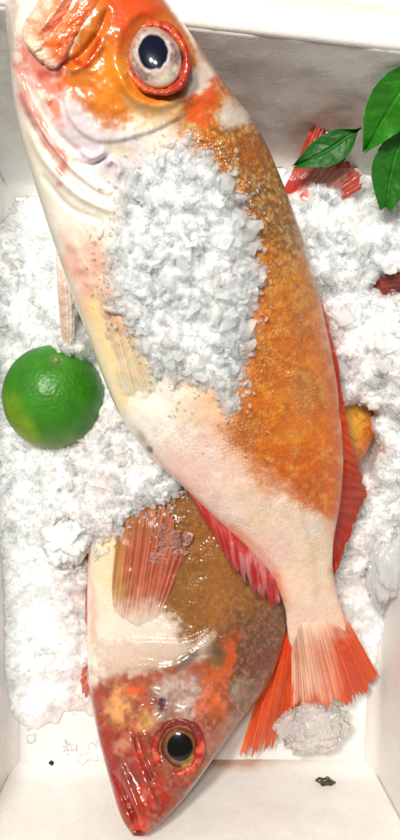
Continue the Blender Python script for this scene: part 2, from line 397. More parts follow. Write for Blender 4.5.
k = Skin(g1['px'], g1['py'], WHITE)
BACK1 = [(150, 60), (185, 140), (215, 200), (242, 260), (248, 330), (232, 390), (222, 432), (250, 466), (296, 500), (338, 532), (420, 520), (420, 60), (250, 20)]
k.poly([(190, 360), (185, 420), (225, 470), (300, 515), (345, 540), (345, 350)], lin(246, 196, 150), 26, .8)
k.poly([(240, 500), (300, 520), (340, 540), (345, 620), (285, 620), (262, 560)], lin(226, 204, 170), 16, .8)
k.poly(BACK1, lin(230, 160, 110), 34, .8, 10, 3); k.poly(BACK1, ORANGE, 20, 1., 10, 5)
k.poly([(150, 440), (200, 430), (240, 480), (290, 540), (330, 600), (285, 605), (235, 545), (180, 490)], lin(240, 206, 196), 16, .75)
k.poly([(225, 120), (255, 200), (268, 280), (300, 330), (345, 330), (330, 200), (280, 110)], GOLD, 22, .62)
k.poly([(226, 120), (240, 190), (262, 240), (320, 260), (300, 170), (262, 110)], BROWN, 18, .72, 12, 7)
k.poly([(318, 260), (326, 400), (318, 520), (360, 540), (360, 260)], DEEP, 14, .75)
k.blob(300, 395, 17, 22, 20, lin(196, 140, 80), .6, .55); k.blob(285, 425, 30, 30, 20, lin(216, 118, 26), .6, .7); k.blob(300, 470, 30, 26, 10, DEEP, .6, .65)
k.blob(313, 522, 17, 12, 20, lin(226, 220, 205), .6, .8)
bk = sst(14, -14, sdf(k.px, k.py, BACK1))
k.speck(bk * sst(430, 160, k.py), 3.2, .52, lin(214, 190, 130), .55, 12); k.speck(bk * sst(420, 180, k.py), 4.2, .56, lin(92, 56, 22), .6, 22)
k.speck(bk, 6, .58, lin(240, 150, 40), .35, 42)
# head
k.poly([(62, 66), (74, 100), (92, 112), (108, 128), (136, 118), (170, 112), (196, 96), (205, 62), (180, 10), (150, -40), (60, -70), (90, 10)], ORANGE, 6, 1., 7, 5)
k.poly([(92, 60), (100, 112), (140, 108), (150, 100), (120, 60)], lin(228, 138, 16), 12, .6)
k.poly([(110, 0), (112, 40), (122, 46), (140, 20), (170, 14), (150, -30)], lin(212, 66, 22), 9, .8)
k.poly([(128, 100), (190, 100), (215, 112), (180, 132), (130, 128)], lin(206, 170, 110), 9, .65)
k.poly([(180, 84), (202, 60), (222, 82), (210, 100), (196, 108)], lin(222, 210, 196), 7, .85, 5)
k.blob(206, 104, 22, 15, 130, lin(212, 84, 18), .35, .95, 10, .3); k.blob(236, 112, 11, 14, 30, lin(206, 200, 190), .5, .8)
k.blob(250, 150, 14, 22, -30, lin(170, 84, 26), .6, .7)
k.poly([(48, 100), (70, 92), (96, 118), (140, 132), (150, 150), (130, 190), (80, 170), (52, 140)], lin(214, 200, 202), 10, .9)
k.blob(63, 100, 12, 14, 0, lin(240, 228, 220), .5, .8)
k.poly([(16, 40), (24, 36), (48, 66), (62, 80), (66, 100), (50, 96), (30, 80)], lin(206, 90, 66), 6, .8, 6)
k.blob(30, 84, 7, 14, -25, lin(236, 210, 205), .5, .8); k.blob(56, 110, 9, 16, -35, lin(228, 112, 70), .4, .8); k.blob(66, 78, 8, 8, 0, DEEP, .5, .8)
k.line([(18, 60), (24, 92), (38, 126), (50, 152), (62, 170)], 6, lin(218, 110, 92), .85, 6); k.blob(61, 182, 5, 4, 0, lin(226, 140, 110), .5, .7)
k.poly([(0, -60), (12, -60), (20, 20), (14, 60), (4, 60)], lin(196, 176, 168), 5, .8)
k.line([(24, 130), (40, 172), (60, 205)], 5, lin(244, 236, 216), .8)
k.line([(74, 60), (86, 66), (100, 42)], 3, lin(176, 36, 18), .9); k.line([(40, 74), (58, 74), (66, 62)], 4, RED, .7)
k.blob(100, 155, 26, 10, 10, lin(206, 190, 206), .6, .6); k.blob(118, 150, 14, 9, -20, lin(216, 206, 160), .6, .6)
# shoulder, pectoral base and belly
k.blob(70, 258, 10, 22, -20, lin(244, 186, 164), .6, .75); k.blob(100, 268, 20, 34, -18, lin(230, 168, 140), .6, .8); k.blob(92, 300, 10, 30, -22, lin(226, 128, 92), .6, .5)
k.line([(96, 310), (112, 360), (128, 400)], 13, lin(244, 216, 150), .85)
k.blob(160, 420, 18, 36, -38, lin(252, 250, 236), .5, .8)
k.line([(150, 458), (184, 492), (216, 522)], 6, lin(240, 170, 150), .8); k.line([(232, 528), (256, 546), (286, 590)], 6, lin(236, 150, 110), .75); k.line([(276, 575), (290, 606)], 5, lin(236, 110, 60), .8)
k.blob(148, 450, 5, 4, 40, lin(70, 74, 66), .5, .95, 1); k.blob(142, 438, 4, 9, -30, lin(130, 140, 125), .8, .6, 1)
k.line([(336, 570), (344, 600), (352, 640)], 6, lin(222, 96, 50), .8); k.blob(318, 640, 46, 30, -10, lin(240, 200, 176), .6, .95)
k.speck(sst(400, 450, k.py) * (1 - bk), 3.0, .74, lin(206, 170, 160), .5, 77)
k.speck(bk * sst(250, 340, k.py), 11, .52, lin(166, 78, 18), .5, 91, .3); k.speck(bk * sst(250, 340, k.py), 9, .56, lin(222, 158, 70), .5, 92, .3); k.speck((1 - bk) * sst(400, 440, k.py), 12, .5, lin(226, 186, 172), .5, 93, .3); k.speck((1 - bk) * sst(460, 500, k.py), 8, .55, lin(206, 192, 176), .45, 94, .3)
k.blob(190, 470, 30, 14, 50, lin(240, 196, 180), .7, .6); k.blob(268, 545, 22, 12, 50, lin(238, 186, 170), .7, .55); k.blob(300, 575, 16, 26, 10, lin(236, 206, 170), .7, .6); k.blob(250, 505, 30, 12, 42, lin(232, 200, 160), .7, .5)
k.line([(300, 505), (312, 545), (318, 600)], 3, lin(214, 180, 150), .45)
sc1 = np.clip(bk * sst(105, 150, k.py + .0 * k.px) + .5 * sst(395, 450, k.py), 0, 1) * g1['top'] * sst(600, 560, k.py)
root1 = thing('fish', 'largest fish, orange back and white belly, lying on top with crushed ice on its flank', 'fish', tuple(W(240., 560., 0.)), 'whole fish on ice')
body_mesh('body', g1, k.c, sc1, root1)

# eye
def iris1(r, pd, px, py):
    n = fbm(px / 5, py / 5, 4); m = fbm(px / 11, py / 11, 24)
    c = np.broadcast_to(lin(200, 186, 178), px.shape + (3,)).copy()
    c = lerp(c, lin(84, 62, 78), sst(.52, .72, r + .16 * n) * sst(1.02, .86, r + .14 * m) * (.75 + .5 * m))
    c = lerp(c, lin(150, 112, 96), sst(.1, .5, n) * .6)
    c = lerp(c, lin(176, 140, 118), sst(1.55, 1.25, pd + .25 * n) * .8)
    c = lerp(c, lin(206, 200, 204), sst(1.32, 1.08, pd + .16 * n) * np.clip(.5 + .6 * m, 0, 1))
    c = lerp(c, lin(226, 214, 190), sst(16, 30, (py - 57) + .6 * (px - 155) + 7 * n) * .85)
    c = lerp(c, lin(74, 50, 60), sst(.95, 1., r) * .7)
    return lerp(c, lin(6, 12, 34), sst(1.1, .92, pd + .05 * n))
e1 = eye_part(root1, 155, 57, 26, 33, -22, 249, 13, (153, 52), (15, 17.5), iris1)
eye_rim(root1, 155.5, 58, 29, 36, -22, 251.5, 4.7, 4.2, lambda a, b, px, py: lerp(lerp(np.broadcast_to(lin(166, 42, 20), px.shape + (3,)), lin(196, 92, 44), .35 + 1.1 * fbm(px / 6, py / 6, 6)), lin(150, 30, 18), sst(0, 30, px - 160 + .4 * (py - 58)) * .7), 2, tilt=(.04, .02))

# upper jaw plate (end of the upper jaw, swung out)
gj = loft([(64, -44, 112, -28, 262, 9), (50, -20, 98, 6, 262, 9), (36, 4, 84, 28, 260, 9), (25, 21, 71, 47, 257, 9), (22, 32, 64, 60, 255, 8), (24, 42, 58, 67, 253, 6.5), (32, 53, 52, 69, 251, 4.5), (40, 62, 47, 68, 249, 1.5)], 160, 100, 30, .95)
kj = Skin(gj['px'], gj['py'], lin(238, 150, 112))
kj.poly([(30, 20), (90, -60), (70, -60), (18, 10)], lin(240, 190, 168), 8, .8, 4)
kj.poly([(42, 46), (60, 24), (92, -14), (110, -10), (62, 62), (50, 58)], lin(226, 100, 30), 6, .9, 4)
kj.line([(26, 26), (26, 38), (38, 54), (52, 66)], 6, lin(246, 226, 196), .9)
kj.line([(34, 18), (60, -16), (76, -40)], 5, lin(246, 220, 205), .5)
ridge(gj, [(40, 30), (62, 0), (84, -30)], 4, 2.2, 0); ridge(gj, [(50, 36), (72, 6), (92, -24)], 2.5, -2, 0)
kj.speck(1 + 0 * kj.px, 7, .5, lin(206, 86, 44), .4, 7, .3); kj.speck(1 + 0 * kj.px, 5, .55, lin(246, 206, 186), .4, 8, .3)
gj['z'] = gj['z'] + (1.1 * fbm(gj['px'] / 8 + gj['py'] / 14, gj['py'] / 8, 4) - 3.0 * np.exp(-((gj['u'] - .1) / .35) ** 2)) * gj['top']
body_mesh('jaw', gj, kj.c, 0 * gj['z'], root1, M_skin)

# fins of fish 1
def col_tail(pale):
    def f(u, v, rg, px, py):
        c = np.broadcast_to(lin(218, 66, 10), px.shape + (3,)).copy()
        c = lerp(c, lin(232, 104, 26), rg * .6)
        n = fbm(px / 9, py / 30, 3)
        if pale:
            mid = sst(.8, .3, u + .1 * fbm(u * 14, v * 2, 6)) * sst(1., .55, v + .3 * n)
            c = lerp(c, lin(240, 196, 168), mid * (.55 + .4 * rg)); c = lerp(c, lin(244, 180, 150), sst(.35, .0, v) * .9)
        else:
            c = lerp(c, lin(196, 30, 12), .6 * sst(.5, 0, v)); c = lerp(c, lin(240, 150, 90), sst(.8, 1, v + .2 * n) * .4)
        return lerp(c, lin(180, 24, 10), (1 - rg) * .35)
    return f
fin('tail_fin', [(288, 604), (300, 608), (320, 606), (336, 600)], [(290, 718), (318, 718), (352, 708), (382, 682)], [10, 26, 26, 10], [-8, -2, -6, -16], 22, root1, col_tail(True), 1.3, .06, arch=2, seed=4, notch=.06, skin=lin(240, 200, 176))
fin('tail_fin', [(284, 620), (288, 626), (294, 630), (300, 632)], [(234, 772), (262, 758), (282, 750), (304, 754)], [6, 6, 6, 6], [-26, -26, -28, -28], 20, root1, col_tail(False), 1.1, .07, arch=5, seed=9, notch=.04)
def col_dorsal(u, v, rg, px, py):
    c = np.broadcast_to(lin(166, 32, 14), px.shape + (3,)).copy()
    c = lerp(c, lin(208, 84, 24), rg * .6 * sst(.3, .55, u)); c = lerp(c, lin(226, 150, 120), sst(.45, .1, u) * .5); c = lerp(c, lin(150, 14, 12), sst(.6, 1, u) * .6)
    return c
fin('dorsal_fin', [(298, 240), (316, 300), (330, 350), (339, 405), (340, 455), (334, 500), (329, 540)], [(300, 236), (323, 302), (337, 354), (346, 410), (361, 466), (368, 502), (335, 580)], [160, 138, 122, 100, 84, 66, 44], [154, 130, 114, 92, 70, 46, 30], 30, root1, col_dorsal, 2., .1, seed=6)
def col_anal(u, v, rg, px, py):
    n = fbm(u * 26, v * 2.2, 13); m = fbm(px / 10, py / 10, 23)
    c = np.broadcast_to(lin(176, 40, 38), px.shape + (3,)).copy()
    c = lerp(c, lin(206, 96, 88), np.clip(n * .9 + .35, 0, 1) * sst(1.05, .2, v) * .8); c = lerp(c, lin(204, 168, 172), sst(.0, .6, n + .5 * m) * sst(.3, .6, u) * .3)
    return lerp(c, lin(112, 14, 20), sst(.6, 1., v + .25 * n + .2 * (u - .5)) * .8)
fin('anal_fin', [(186, 488), (206, 508), (230, 530), (256, 554), (278, 584)], [(206, 524), (224, 562), (240, 592), (262, 612), (282, 614)], [86, 78, 68, 58, 44], [62, 52, 44, 38, 34], 19, root1, col_anal, 2.4, .26, arch=7, seed=8)
def col_pect(u, v, rg, px, py):
    n = fbm(px / 12, py / 12, 5)
    c = np.broadcast_to(lin(238, 186, 150), px.shape + (3,)).copy()
    c = lerp(c, lin(240, 212, 160), sst(.3, .8, v + .2 * n) * .8); c = lerp(c, lin(224, 120, 88), sst(.7, .1, v) * sst(.1, .4, u) * .55)
    c = lerp(c, lin(246, 228, 204), rg * .45); c = lerp(c, lin(222, 160, 120), (1 - rg) * .2); return lerp(c, WHITE, sst(.62, .95, v + .12 * n))
def on_body(g):
    """height of a fish's upper flank at plan points"""
    T = np.full((410, 850), -1e9); up = g['top'] > .02
    ix = np.clip(g['px'][up].astype(int), 0, 409); iy = g['py'][up].astype(int); ok = (iy >= 0) & (iy < 850)
    np.maximum.at(T, (ix[ok], iy[ok]), g['z'][up][ok])
    for _ in range(14):
        for ax_ in (0, 1):
            for s_ in (1, -1):
                r_ = np.roll(T, s_, ax_); T = np.where(T < -1e8, np.where(r_ > -1e8, r_ - 1.5, r_), T)
    for _ in range(3): T = (T + np.roll(T, 1, 0) + np.roll(T, -1, 0) + np.roll(T, 1, 1) + np.roll(T, -1, 1)) / 5
    return lambda x, y: np.maximum(T[np.clip(x.astype(int), 0, 409), np.clip(y.astype(int), 0, 849)], -60)
zb1 = on_body(g1)
fin('pectoral_fin', [(72, 250), (86, 248), (104, 250), (122, 256)], [(122, 416), (138, 432), (160, 424), (184, 390)], [-2, 0, 1, 1], [-1.5, -1.5, -1.5, -1.5], 26, root1, col_pect, .9, .03, arch=3.5, seed=12, zfun=zb1, skin=lin(240, 200, 180))
gp = loft([(56, 250, 68, 256, 132, 3), (57, 284, 73, 286, 118, 6), (59, 312, 75, 314, 96, 5), (61, 334, 74, 338, 76, 4), (65, 352, 71, 353, 60, 1.5)], 120, 50, 20)
gp['z'] = gp['z'] + .4 * np.sin(gp['u'] * 14) * gp['top'] + 1. * fbm(gp['px'] / 6, gp['py'] / 6, 5)
kp = Skin(gp['px'], gp['py'], lin(244, 222, 208)); kp.line([(60, 270), (66, 345)], 3, lin(232, 176, 156), .5)
body_mesh('pelvic_fin', gp, kp.c, 0 * gp['z'], root1, M_skin)

# ================================================================== FISH 2 (below, head down)
F2 = [
 (133, 836, 144, 836, 58, 3), (121, 817, 166, 818, 48, 13), (110, 782, 194, 786, 28, 25), (97, 732, 228, 738, 13, 33), (88, 672, 268, 684, 5, 38),
 (87, 612, 287, 632, 3, 38), (88, 552, 302, 582, 6, 38), (96, 492, 332, 522, 12, 37), (128, 430, 358, 470, 18, 36), (184, 370, 379, 424, 24, 34),
 (252, 312, 390, 372, 24, 30), (312, 290, 394, 330, 24, 22), (352, 282, 396, 306, 30, 12)]
g2 = loft(F2, 520, 280, 60)
for p, w, h in (([(112, 770), (122, 790), (134, 818), (138, 834)], 3, -4), ([(118, 760), (130, 788), (142, 820)], 4, 3.5), ([(128, 730), (136, 760), (150, 792), (160, 810)], 4, 3.5),
                ([(134, 728), (143, 758), (156, 786)], 2.5, -3), ([(98, 720), (106, 690), (128, 668), (160, 664)], 4, 4), ([(106, 724), (114, 700), (134, 682)], 3, -3),
                ([(112, 738), (120, 716), (150, 704), (176, 712)], 4, 3), ([(150, 690), (165, 700), (160, 712)], 4, 3), ([(206, 738), (222, 722), (238, 706)], 5, 3),
                ([(180, 795), (196, 780), (208, 760)], 3, 3), ([(146, 720), (154, 745), (160, 770)], 4, -3.5)):
    ridge(g2, p, w, h)
step(g2, [(90, 668), (118, 642), (150, 640), (186, 640), (214, 626)], 2.6, 3., 1, 26); step(g2, [(150, 668), (180, 660), (214, 632)], 3, 2, 1, 16)
de = np.hypot((g2['px'] - 178) / 28, (g2['py'] - 750) / 31)
g2['z'] = g2['z'] - 9 * np.exp(-(de / .75) ** 4) * g2['top'] + 3 * np.exp(-((de - 1.2) / .2) ** 2) * g2['top']
dh = np.hypot((g2['px'] - 162) / 4, (g2['py'] - 704) / 6); g2['z'] -= 4 * np.exp(-dh ** 2)
g2['z'] = g2['z'] + (1.6 * fbm(g2['px'] / 24, g2['py'] / 24, 13) + .15 * fbm(g2['px'] / 5, g2['py'] / 5, 18)) * g2['top']
k = Skin(g2['px'], g2['py'], OLIVE)
k.poly([(200, 480), (200, 620), (232, 640), (240, 480)], lin(154, 94, 40), 16, .7); k.poly([(340, 380), (340, 460), (400, 460), (400, 380)], lin(224, 160, 30), 8, .9)
k.poly([(366, 390), (362, 460), (400, 460), (400, 390)], lin(220, 112, 30), 7, .8)
k.poly([(232, 610), (212, 660), (232, 720), (300, 660), (300, 590)], lin(92, 54, 40), 14, .8, 10, 6)
k.speck(sst(560, 640, k.py) * sst(200, 240, k.px), 3.4, .55, lin(156, 120, 104), .45, 3); k.speck(sst(700, 560, k.py), 3.0, .52, lin(178, 122, 60), .4, 33); k.speck(sst(700, 480, k.py), 5, .6, lin(96, 60, 24), .4, 44)
k.blob(228, 660, 9, 26, 15, lin(206, 84, 26), .5, .7, 8, .3); k.blob(268, 655, 10, 14, 40, lin(110, 40, 36), .6, .6); k.blob(240, 690, 12, 9, -40, lin(160, 158, 140), .6, .6)
k.poly([(80, 480), (130, 480), (118, 560), (112, 620), (128, 660), (106, 690), (70, 700)], WHITE, 10, 1., 5)
k.poly([(90, 600), (150, 606), (176, 622), (180, 652), (90, 656)], lin(232, 216, 200), 9, .9, 5)
k.line([(92, 520), (90, 580), (96, 640)], 4, lin(226, 160, 140), .6, 4); k.blob(104, 570, 8, 40, 5, lin(226, 196, 150), .6, .6)
k.poly([(112, 500), (150, 500), (140, 560), (112, 600)], lin(226, 180, 96), 12, .7)
k.poly([(88, 690), (110, 662), (150, 664), (204, 660), (232, 720), (208, 765), (176, 812), (138, 840), (90, 740)], lin(164, 82, 54), 9, 1., 6)
k.poly([(96, 640), (140, 642), (190, 642), (214, 628), (208, 660), (150, 672), (100, 676)], lin(206, 184, 166), 5, .85, 3)
k.poly([(150, 684), (180, 672), (214, 690), (200, 716), (160, 722)], lin(196, 186, 176), 9, .75)
k.blob(186, 662, 18, 8, -30, lin(70, 62, 52), .6, .75, 6, .3); k.blob(216, 650, 10, 8, -30, lin(96, 74, 52), .6, .7)
k.blob(118, 704, 16, 20, 10, lin(232, 168, 104), .5, .85, 7, .3); k.blob(134, 688, 10, 8, 0, lin(224, 92, 46), .5, .8); k.blob(146, 722, 8, 13, 10, lin(226, 178, 110), .5, .7); k.blob(212, 692, 11, 20, 5, lin(214, 92, 30), .5, .85, 8, .3)
k.poly([(92, 720), (112, 724), (130, 742), (142, 726), (152, 760), (176, 790), (190, 800), (138, 842), (100, 790)], lin(146, 36, 22), 8, .9, 7, 5)
k.poly([(96, 690), (106, 690), (108, 740), (124, 800), (112, 810), (88, 740)], lin(168, 36, 24), 6, .8)
k.blob(136, 748, 6, 20, -15, lin(206, 52, 28), .5, .9, 4); k.blob(124, 744, 8, 12, 0, lin(210, 150, 120), .6, .6); k.blob(150, 790, 16, 20, 20, lin(186, 60, 24), .6, .7); k.blob(176, 796, 12, 10, -30, lin(150, 40, 18), .6, .7)
k.blob(140, 826, 12, 10, 0, lin(206, 50, 24), .5, .8); k.blob(139, 834, 5, 4, 0, lin(60, 14, 12), .4, .9, 1)
k.line([(130, 732), (139, 760), (152, 786), (160, 806)], 2, lin(104, 16, 12), .7); k.line([(106, 764), (120, 792), (134, 824)], 2, lin(110, 16, 14), .6)
k.speck(sst(655, 690, k.py), 9, .5, lin(104, 66, 52), .5, 71, .3); k.speck(sst(655, 690, k.py) * sst(150, 180, k.px), 5, .55, lin(120, 84, 60), .5, 72); k.speck(sst(655, 690, k.py), 8, .62, lin(190, 150, 136), .3 * 1., 73, .3)
k.blob(162, 704, 4, 7, 10, lin(50, 26, 44), .4, .95, 1); k.blob(162, 702, 9, 11, 10, lin(206, 198, 214), .3, .0)
k.speck(sst(640, 680, k.py) * sst(780, 730, k.py), 3.5, .66, lin(214, 150, 120), .25, 61); k.speck(sst(640, 700, k.py), 6, .6, lin(150, 24, 18), .4, 62)
sc2 = np.clip(sst(125, 170, k.px + .0) * sst(664, 640, k.py - .35 * (k.px - 200)), 0, 1) * g2['top'] * .6
root2 = thing('fish', 'fish underneath with red pointed face, head towards the bottom wall of the box', 'fish', tuple(W(160., 740., -40.)), 'whole fish on ice')
body_mesh('body', g2, k.c, sc2, root2)
def iris2(r, pd, px, py):
    n = fbm(px / 6, py / 6, 14)
    c = np.broadcast_to(lin(92, 52, 36), px.shape + (3,)).copy()
    c = lerp(c, lin(212, 178, 96), sst(13, 20, (py - 750) * .9 + (px - 178) * .6 + 4 * n) * .9)
    c = lerp(c, lin(140, 92, 54), sst(1.35, 1.15, pd + .2 * n) * .6)
    return lerp(c, lin(9, 10, 10), sst(1.1, .98, pd))
eye_part(root2, 179, 748, 20, 24, 12, 35, 11, (180, 747), (12.5, 13.5), iris2)
eye_rim(root2, 177.5, 748.5, 23, 27, 12, 42, 4.6, 5., lambda a, b, px, py: lerp(lerp(np.broadcast_to(lin(158, 30, 22), px.shape + (3,)), lin(206, 96, 70), .4 + .9 * fbm(px / 6, py / 6, 16)), lin(120, 40, 36), sst(-6, -20, py - 750)), 5)
zb2 = on_body(g2)
def col_pect2(u, v, rg, px, py):
    n = fbm(px / 14, py / 14, 25)
    c = np.broadcast_to(lin(190, 92, 62), px.shape + (3,)).copy()
    c = lerp(c, lin(206, 160, 84), sst(.35, .0, u + .15 * n)); c = lerp(c, lin(222, 160, 130), sst(.25, .0, v) * .9)
    c = lerp(c, lin(176, 48, 30), sst(.45, .9, v + .2 * n) * .5 * sst(.2, .5, u)); c = lerp(c, lin(220, 140, 108), rg * .45); c = lerp(c, lin(176, 120, 74), sst(.6, .95, v + .2 * n) * .6)
    return lerp(c, lin(128, 44, 28), (1 - rg) * .5)
fin('pectoral_fin', [(106, 618), (122, 636), (142, 639), (158, 624)], [(116, 526), (140, 504), (168, 500), (192, 556)], [-1, 1, 1, 0], [3, 4, 4, 3], 17, root2, col_pect2, 1.9, .05, arch=3, seed=22, zfun=zb2, skin=lin(226, 206, 190))
col_redfin = lambda u, v, rg, px, py: lerp(lerp(np.broadcast_to(lin(176, 44, 30), px.shape + (3,)), lin(230, 150, 120), rg * .6), lin(120, 16, 18), sst(.5, 1, v) * .5)
fin('pelvic_fin', [(92, 640), (88, 630), (85, 622)], [(94, 542), (89, 536), (85, 548)], [2, 0, -4], [14, 10, 6], 4, root2, col_redfin, 1.5, .1, seed=24)
fin('anal_fin', [(88, 664), (87, 676), (90, 692)], [(80, 670), (78, 686), (84, 702)], [-6, -6, -6], [-14, -16, -16], 5, root2, col_redfin, 1.5, .2, seed=26)
def col_dark(u, v, rg, px, py):
    n = fbm(px / 7, py / 7, 41)
    c = np.broadcast_to(lin(96, 26, 18), px.shape + (3,)).copy()
    return lerp(lerp(c, lin(176, 76, 44), rg * .4), lin(60, 16, 12), sst(.25, .8, v + .25 * n))
fin('tail_fin', [(368, 300), (372, 290), (378, 278)], [(414, 306), (424, 284), (404, 264)], [40, 44, 44], [64, 70, 66], 9, root2, col_dark, 1.6, .1, seed=31)

# ================================================================== FISH 3 : only its tail shows, by the top wall
g3 = loft([(276, 262, 312, 270, 40, 18), (282, 232, 322, 240, 52, 18), (288, 206, 326, 216, 62, 15), (294, 190, 330, 204, 68, 11), (298, 184, 334, 198, 64, 6), (303, 176, 334, 190, 56, 3), (309, 170, 332, 182, 50, .6)], 120, 80, 24)
k = Skin(g3['px'], g3['py'], lin(232, 176, 162)); k.blob(300, 205, 8, 20, 0, lin(214, 70, 52), .5, .7)
root3 = thing('fish', 'fish buried in ice so only its red dark-tipped tail shows beneath a leaf', 'fish', tuple(W(300., 215., 50.)), 'whole fish on ice')
body_mesh('body', g3, k.c, 0 * g3['z'], root3, M_skin)
def col_t3(u, v, rg, px, py):
    n = fbm(px / 7, py / 7, 51)
    c = np.broadcast_to(lin(176, 32, 24), px.shape + (3,)).copy()
    c = lerp(c, lin(226, 172, 156), sst(.3, .12, np.abs(u - .56)) * sst(.95, .5, v + .2 * n) * .9)
    c = lerp(c, lin(236, 130, 100), rg * .35)
    return lerp(c, lin(84, 12, 12), sst(.82, .97, v + .12 * n))
fin('tail_fin', [(274, 208), (294, 200), (314, 202), (334, 206)], [(312, 123), (328, 121), (346, 152), (362, 168), (364, 188)], [66, 72, 74, 70], [94, 92, 88, 84, 80], 16, root3, col_t3, 1.6, .06, arch=3, seed=35)

# ================================================================== LIME
def make_lime():
    cx, cy, z0, R = 53.5, 397, 32, 50.
    na, nb = 160, 110
    th = np.linspace(0, math.pi, nb)[:, None]; ph = np.linspace(0, 2 * math.pi, na, endpoint=False)[None, :]
    ax = np.array([.18, .66, .73]); ax /= np.linalg.norm(ax)      # axis towards the stem end
    e1_ = np.cross(ax, [0, 0, 1.]); e1_ /= np.linalg.norm(e1_); e2_ = np.cross(ax, e1_)
    r = 1 + .025 * np.cos(2 * th) - .035 * np.exp(-(th / .16) ** 2) + .012 * fbm(np.cos(ph) * np.sin(th) * 2 + 5, np.sin(ph) * np.sin(th) * 2 + np.cos(th), 3)
    d = (np.cos(th)[..., None] * ax + (np.sin(th) * np.cos(ph))[..., None] * e1_ + (np.sin(th) * np.sin(ph))[..., None] * e2_)
    c = W(np.array(cx), np.array(cy), np.array(z0)); V = c + d * (r * R * S)[..., None]
    m, t, b = new_mat('lime_peel'); L = t.links.new
    tc = N(t, 'ShaderNodeTexCoord'); a = N(t, 'ShaderNodeAttribute', attribute_name='Col')
    n1 = N(t, 'ShaderNodeTexNoise', Scale=160., Detail=5.); L(tc.outputs['Object'], n1.inputs['Vector'])
    v = N(t, 'ShaderNodeTexVoronoi', Scale=620., feature='SMOOTH_F1'); L(tc.outputs['Object'], v.inputs['Vector'])
    mr = N(t, 'ShaderNodeMapRange'); mr.inputs[3].default_value = .55; mr.inputs[4].default_value = 1.45; L(n1.outputs['Fac'], mr.inputs[0])
    mm = N(t, 'ShaderNodeVectorMath', operation='SCALE'); L(a.outputs['Color'], mm.inputs[0]); L(mr.outputs[0], mm.inputs['Scale']); L(mm.outputs[0], b.inputs['Base Color'])
    bp = N(t, 'ShaderNodeBump', Strength=.55, Distance=.0006); L(v.outputs['Distance'], bp.inputs['Height']); L(bp.outputs[0], b.inputs['Normal'])
    b.inputs['Roughness'].default_value = .42; b.inputs['Specular IOR Level'].default_value = .45; b.inputs['Subsurface Weight'].default_value = .08; b.inputs['Subsurface Radius'].default_value = (.001, .002, .0005); b.inputs['Subsurface Scale'].default_value = 1.
    nx = fbm(d[..., 0] * 2 + 9, d[..., 1] * 2, 5)
    col = np.broadcast_to(lin(50, 120, 20), d.shape).copy()
    col = lerp(col, lin(132, 158, 20), sst(.25, 1.05, -d[..., 1] * .85 - d[..., 0] * .55 + .25 * nx) * .9)
    col = lerp(col, lin(110, 128, 70), np.exp(-(th / .13) ** 2) * .7 + 0 * ph)
    root = thing('lime', 'whole glossy green lime lying in crushed ice beside the left wall', 'lime', tuple(c - np.array([0, 0, R * S])))
    mesh_obj('peel', V.reshape(-1, 3), grid_faces(nb, na, True), m, root, col=col.reshape(-1, 3))
    # dry star-shaped stem end
    pts = []; bm = bmesh.new()
    p0 = c + ax * R * S * .988
    ring = []
    for i in range(24):
        aa = i / 24 * 2 * math.pi; rr = (2.6 + 1.3 * math.cos(aa * 5)) * S
        ring.append(bm.verts.new(p0 + (e1_ * math.cos(aa) + e2_ * math.sin(aa)) * rr + ax * S * .6))
    top = bm.verts.new(p0 + ax * S * 2.2); low = bm.verts.new(p0 - ax * S * 3)
    for i in range(24):
        bm.faces.new((ring[i], ring[(i + 1) % 24], top)); bm.faces.new((ring[(i + 1) % 24], ring[i], low))
    bm.verts.index_update(); Vv = np.array([v_.co[:] for v_ in bm.verts]); Ff = np.array([[q.index for q in f.verts] for f in bm.faces]); bm.free()
    mesh_obj('stem_end', Vv, Ff, M_skin, root, col=np.tile(lin(140, 140, 92), (len(Vv), 1)))
make_lime()

# ================================================================== LEAVES
def leaf_mat():
    m, t, b = new_mat('leaf_green'); L = t.links.new
    a = N(t, 'ShaderNodeAttribute', attribute_name='Col'); tc = N(t, 'ShaderNodeTexCoord')
    n1 = N(t, 'ShaderNodeTexNoise', Scale=260., Detail=5.); L(tc.outputs['Object'], n1.inputs['Vector'])
    mr = N(t, 'ShaderNodeMapRange'); mr.inputs[3].default_value = .65; mr.inputs[4].default_value = 1.35; L(n1.outputs['Fac'], mr.inputs[0])
    mm = N(t, 'ShaderNodeVectorMath', operation='SCALE'); L(a.outputs['Color'], mm.inputs[0]); L(mr.outputs[0], mm.inputs['Scale']); L(mm.outputs[0], b.inputs['Base Color'])
    b.inputs['Roughness'].default_value = .5; b.inputs['Specular IOR Level'].default_value = .35; b.inputs['Subsurface Weight'].default_value = .1; b.inputs['Subsurface Radius'].default_value = (.0008, .002, .0003); b.inputs['Subsurface Scale'].default_value = 1.
    bp = N(t, 'ShaderNodeBump', Strength=.3, Distance=.0004); L(n1.outputs['Fac'], bp.inputs['Height']); L(bp.outputs[0], b.inputs['Normal'])
    return m
M_leaf = leaf_mat()
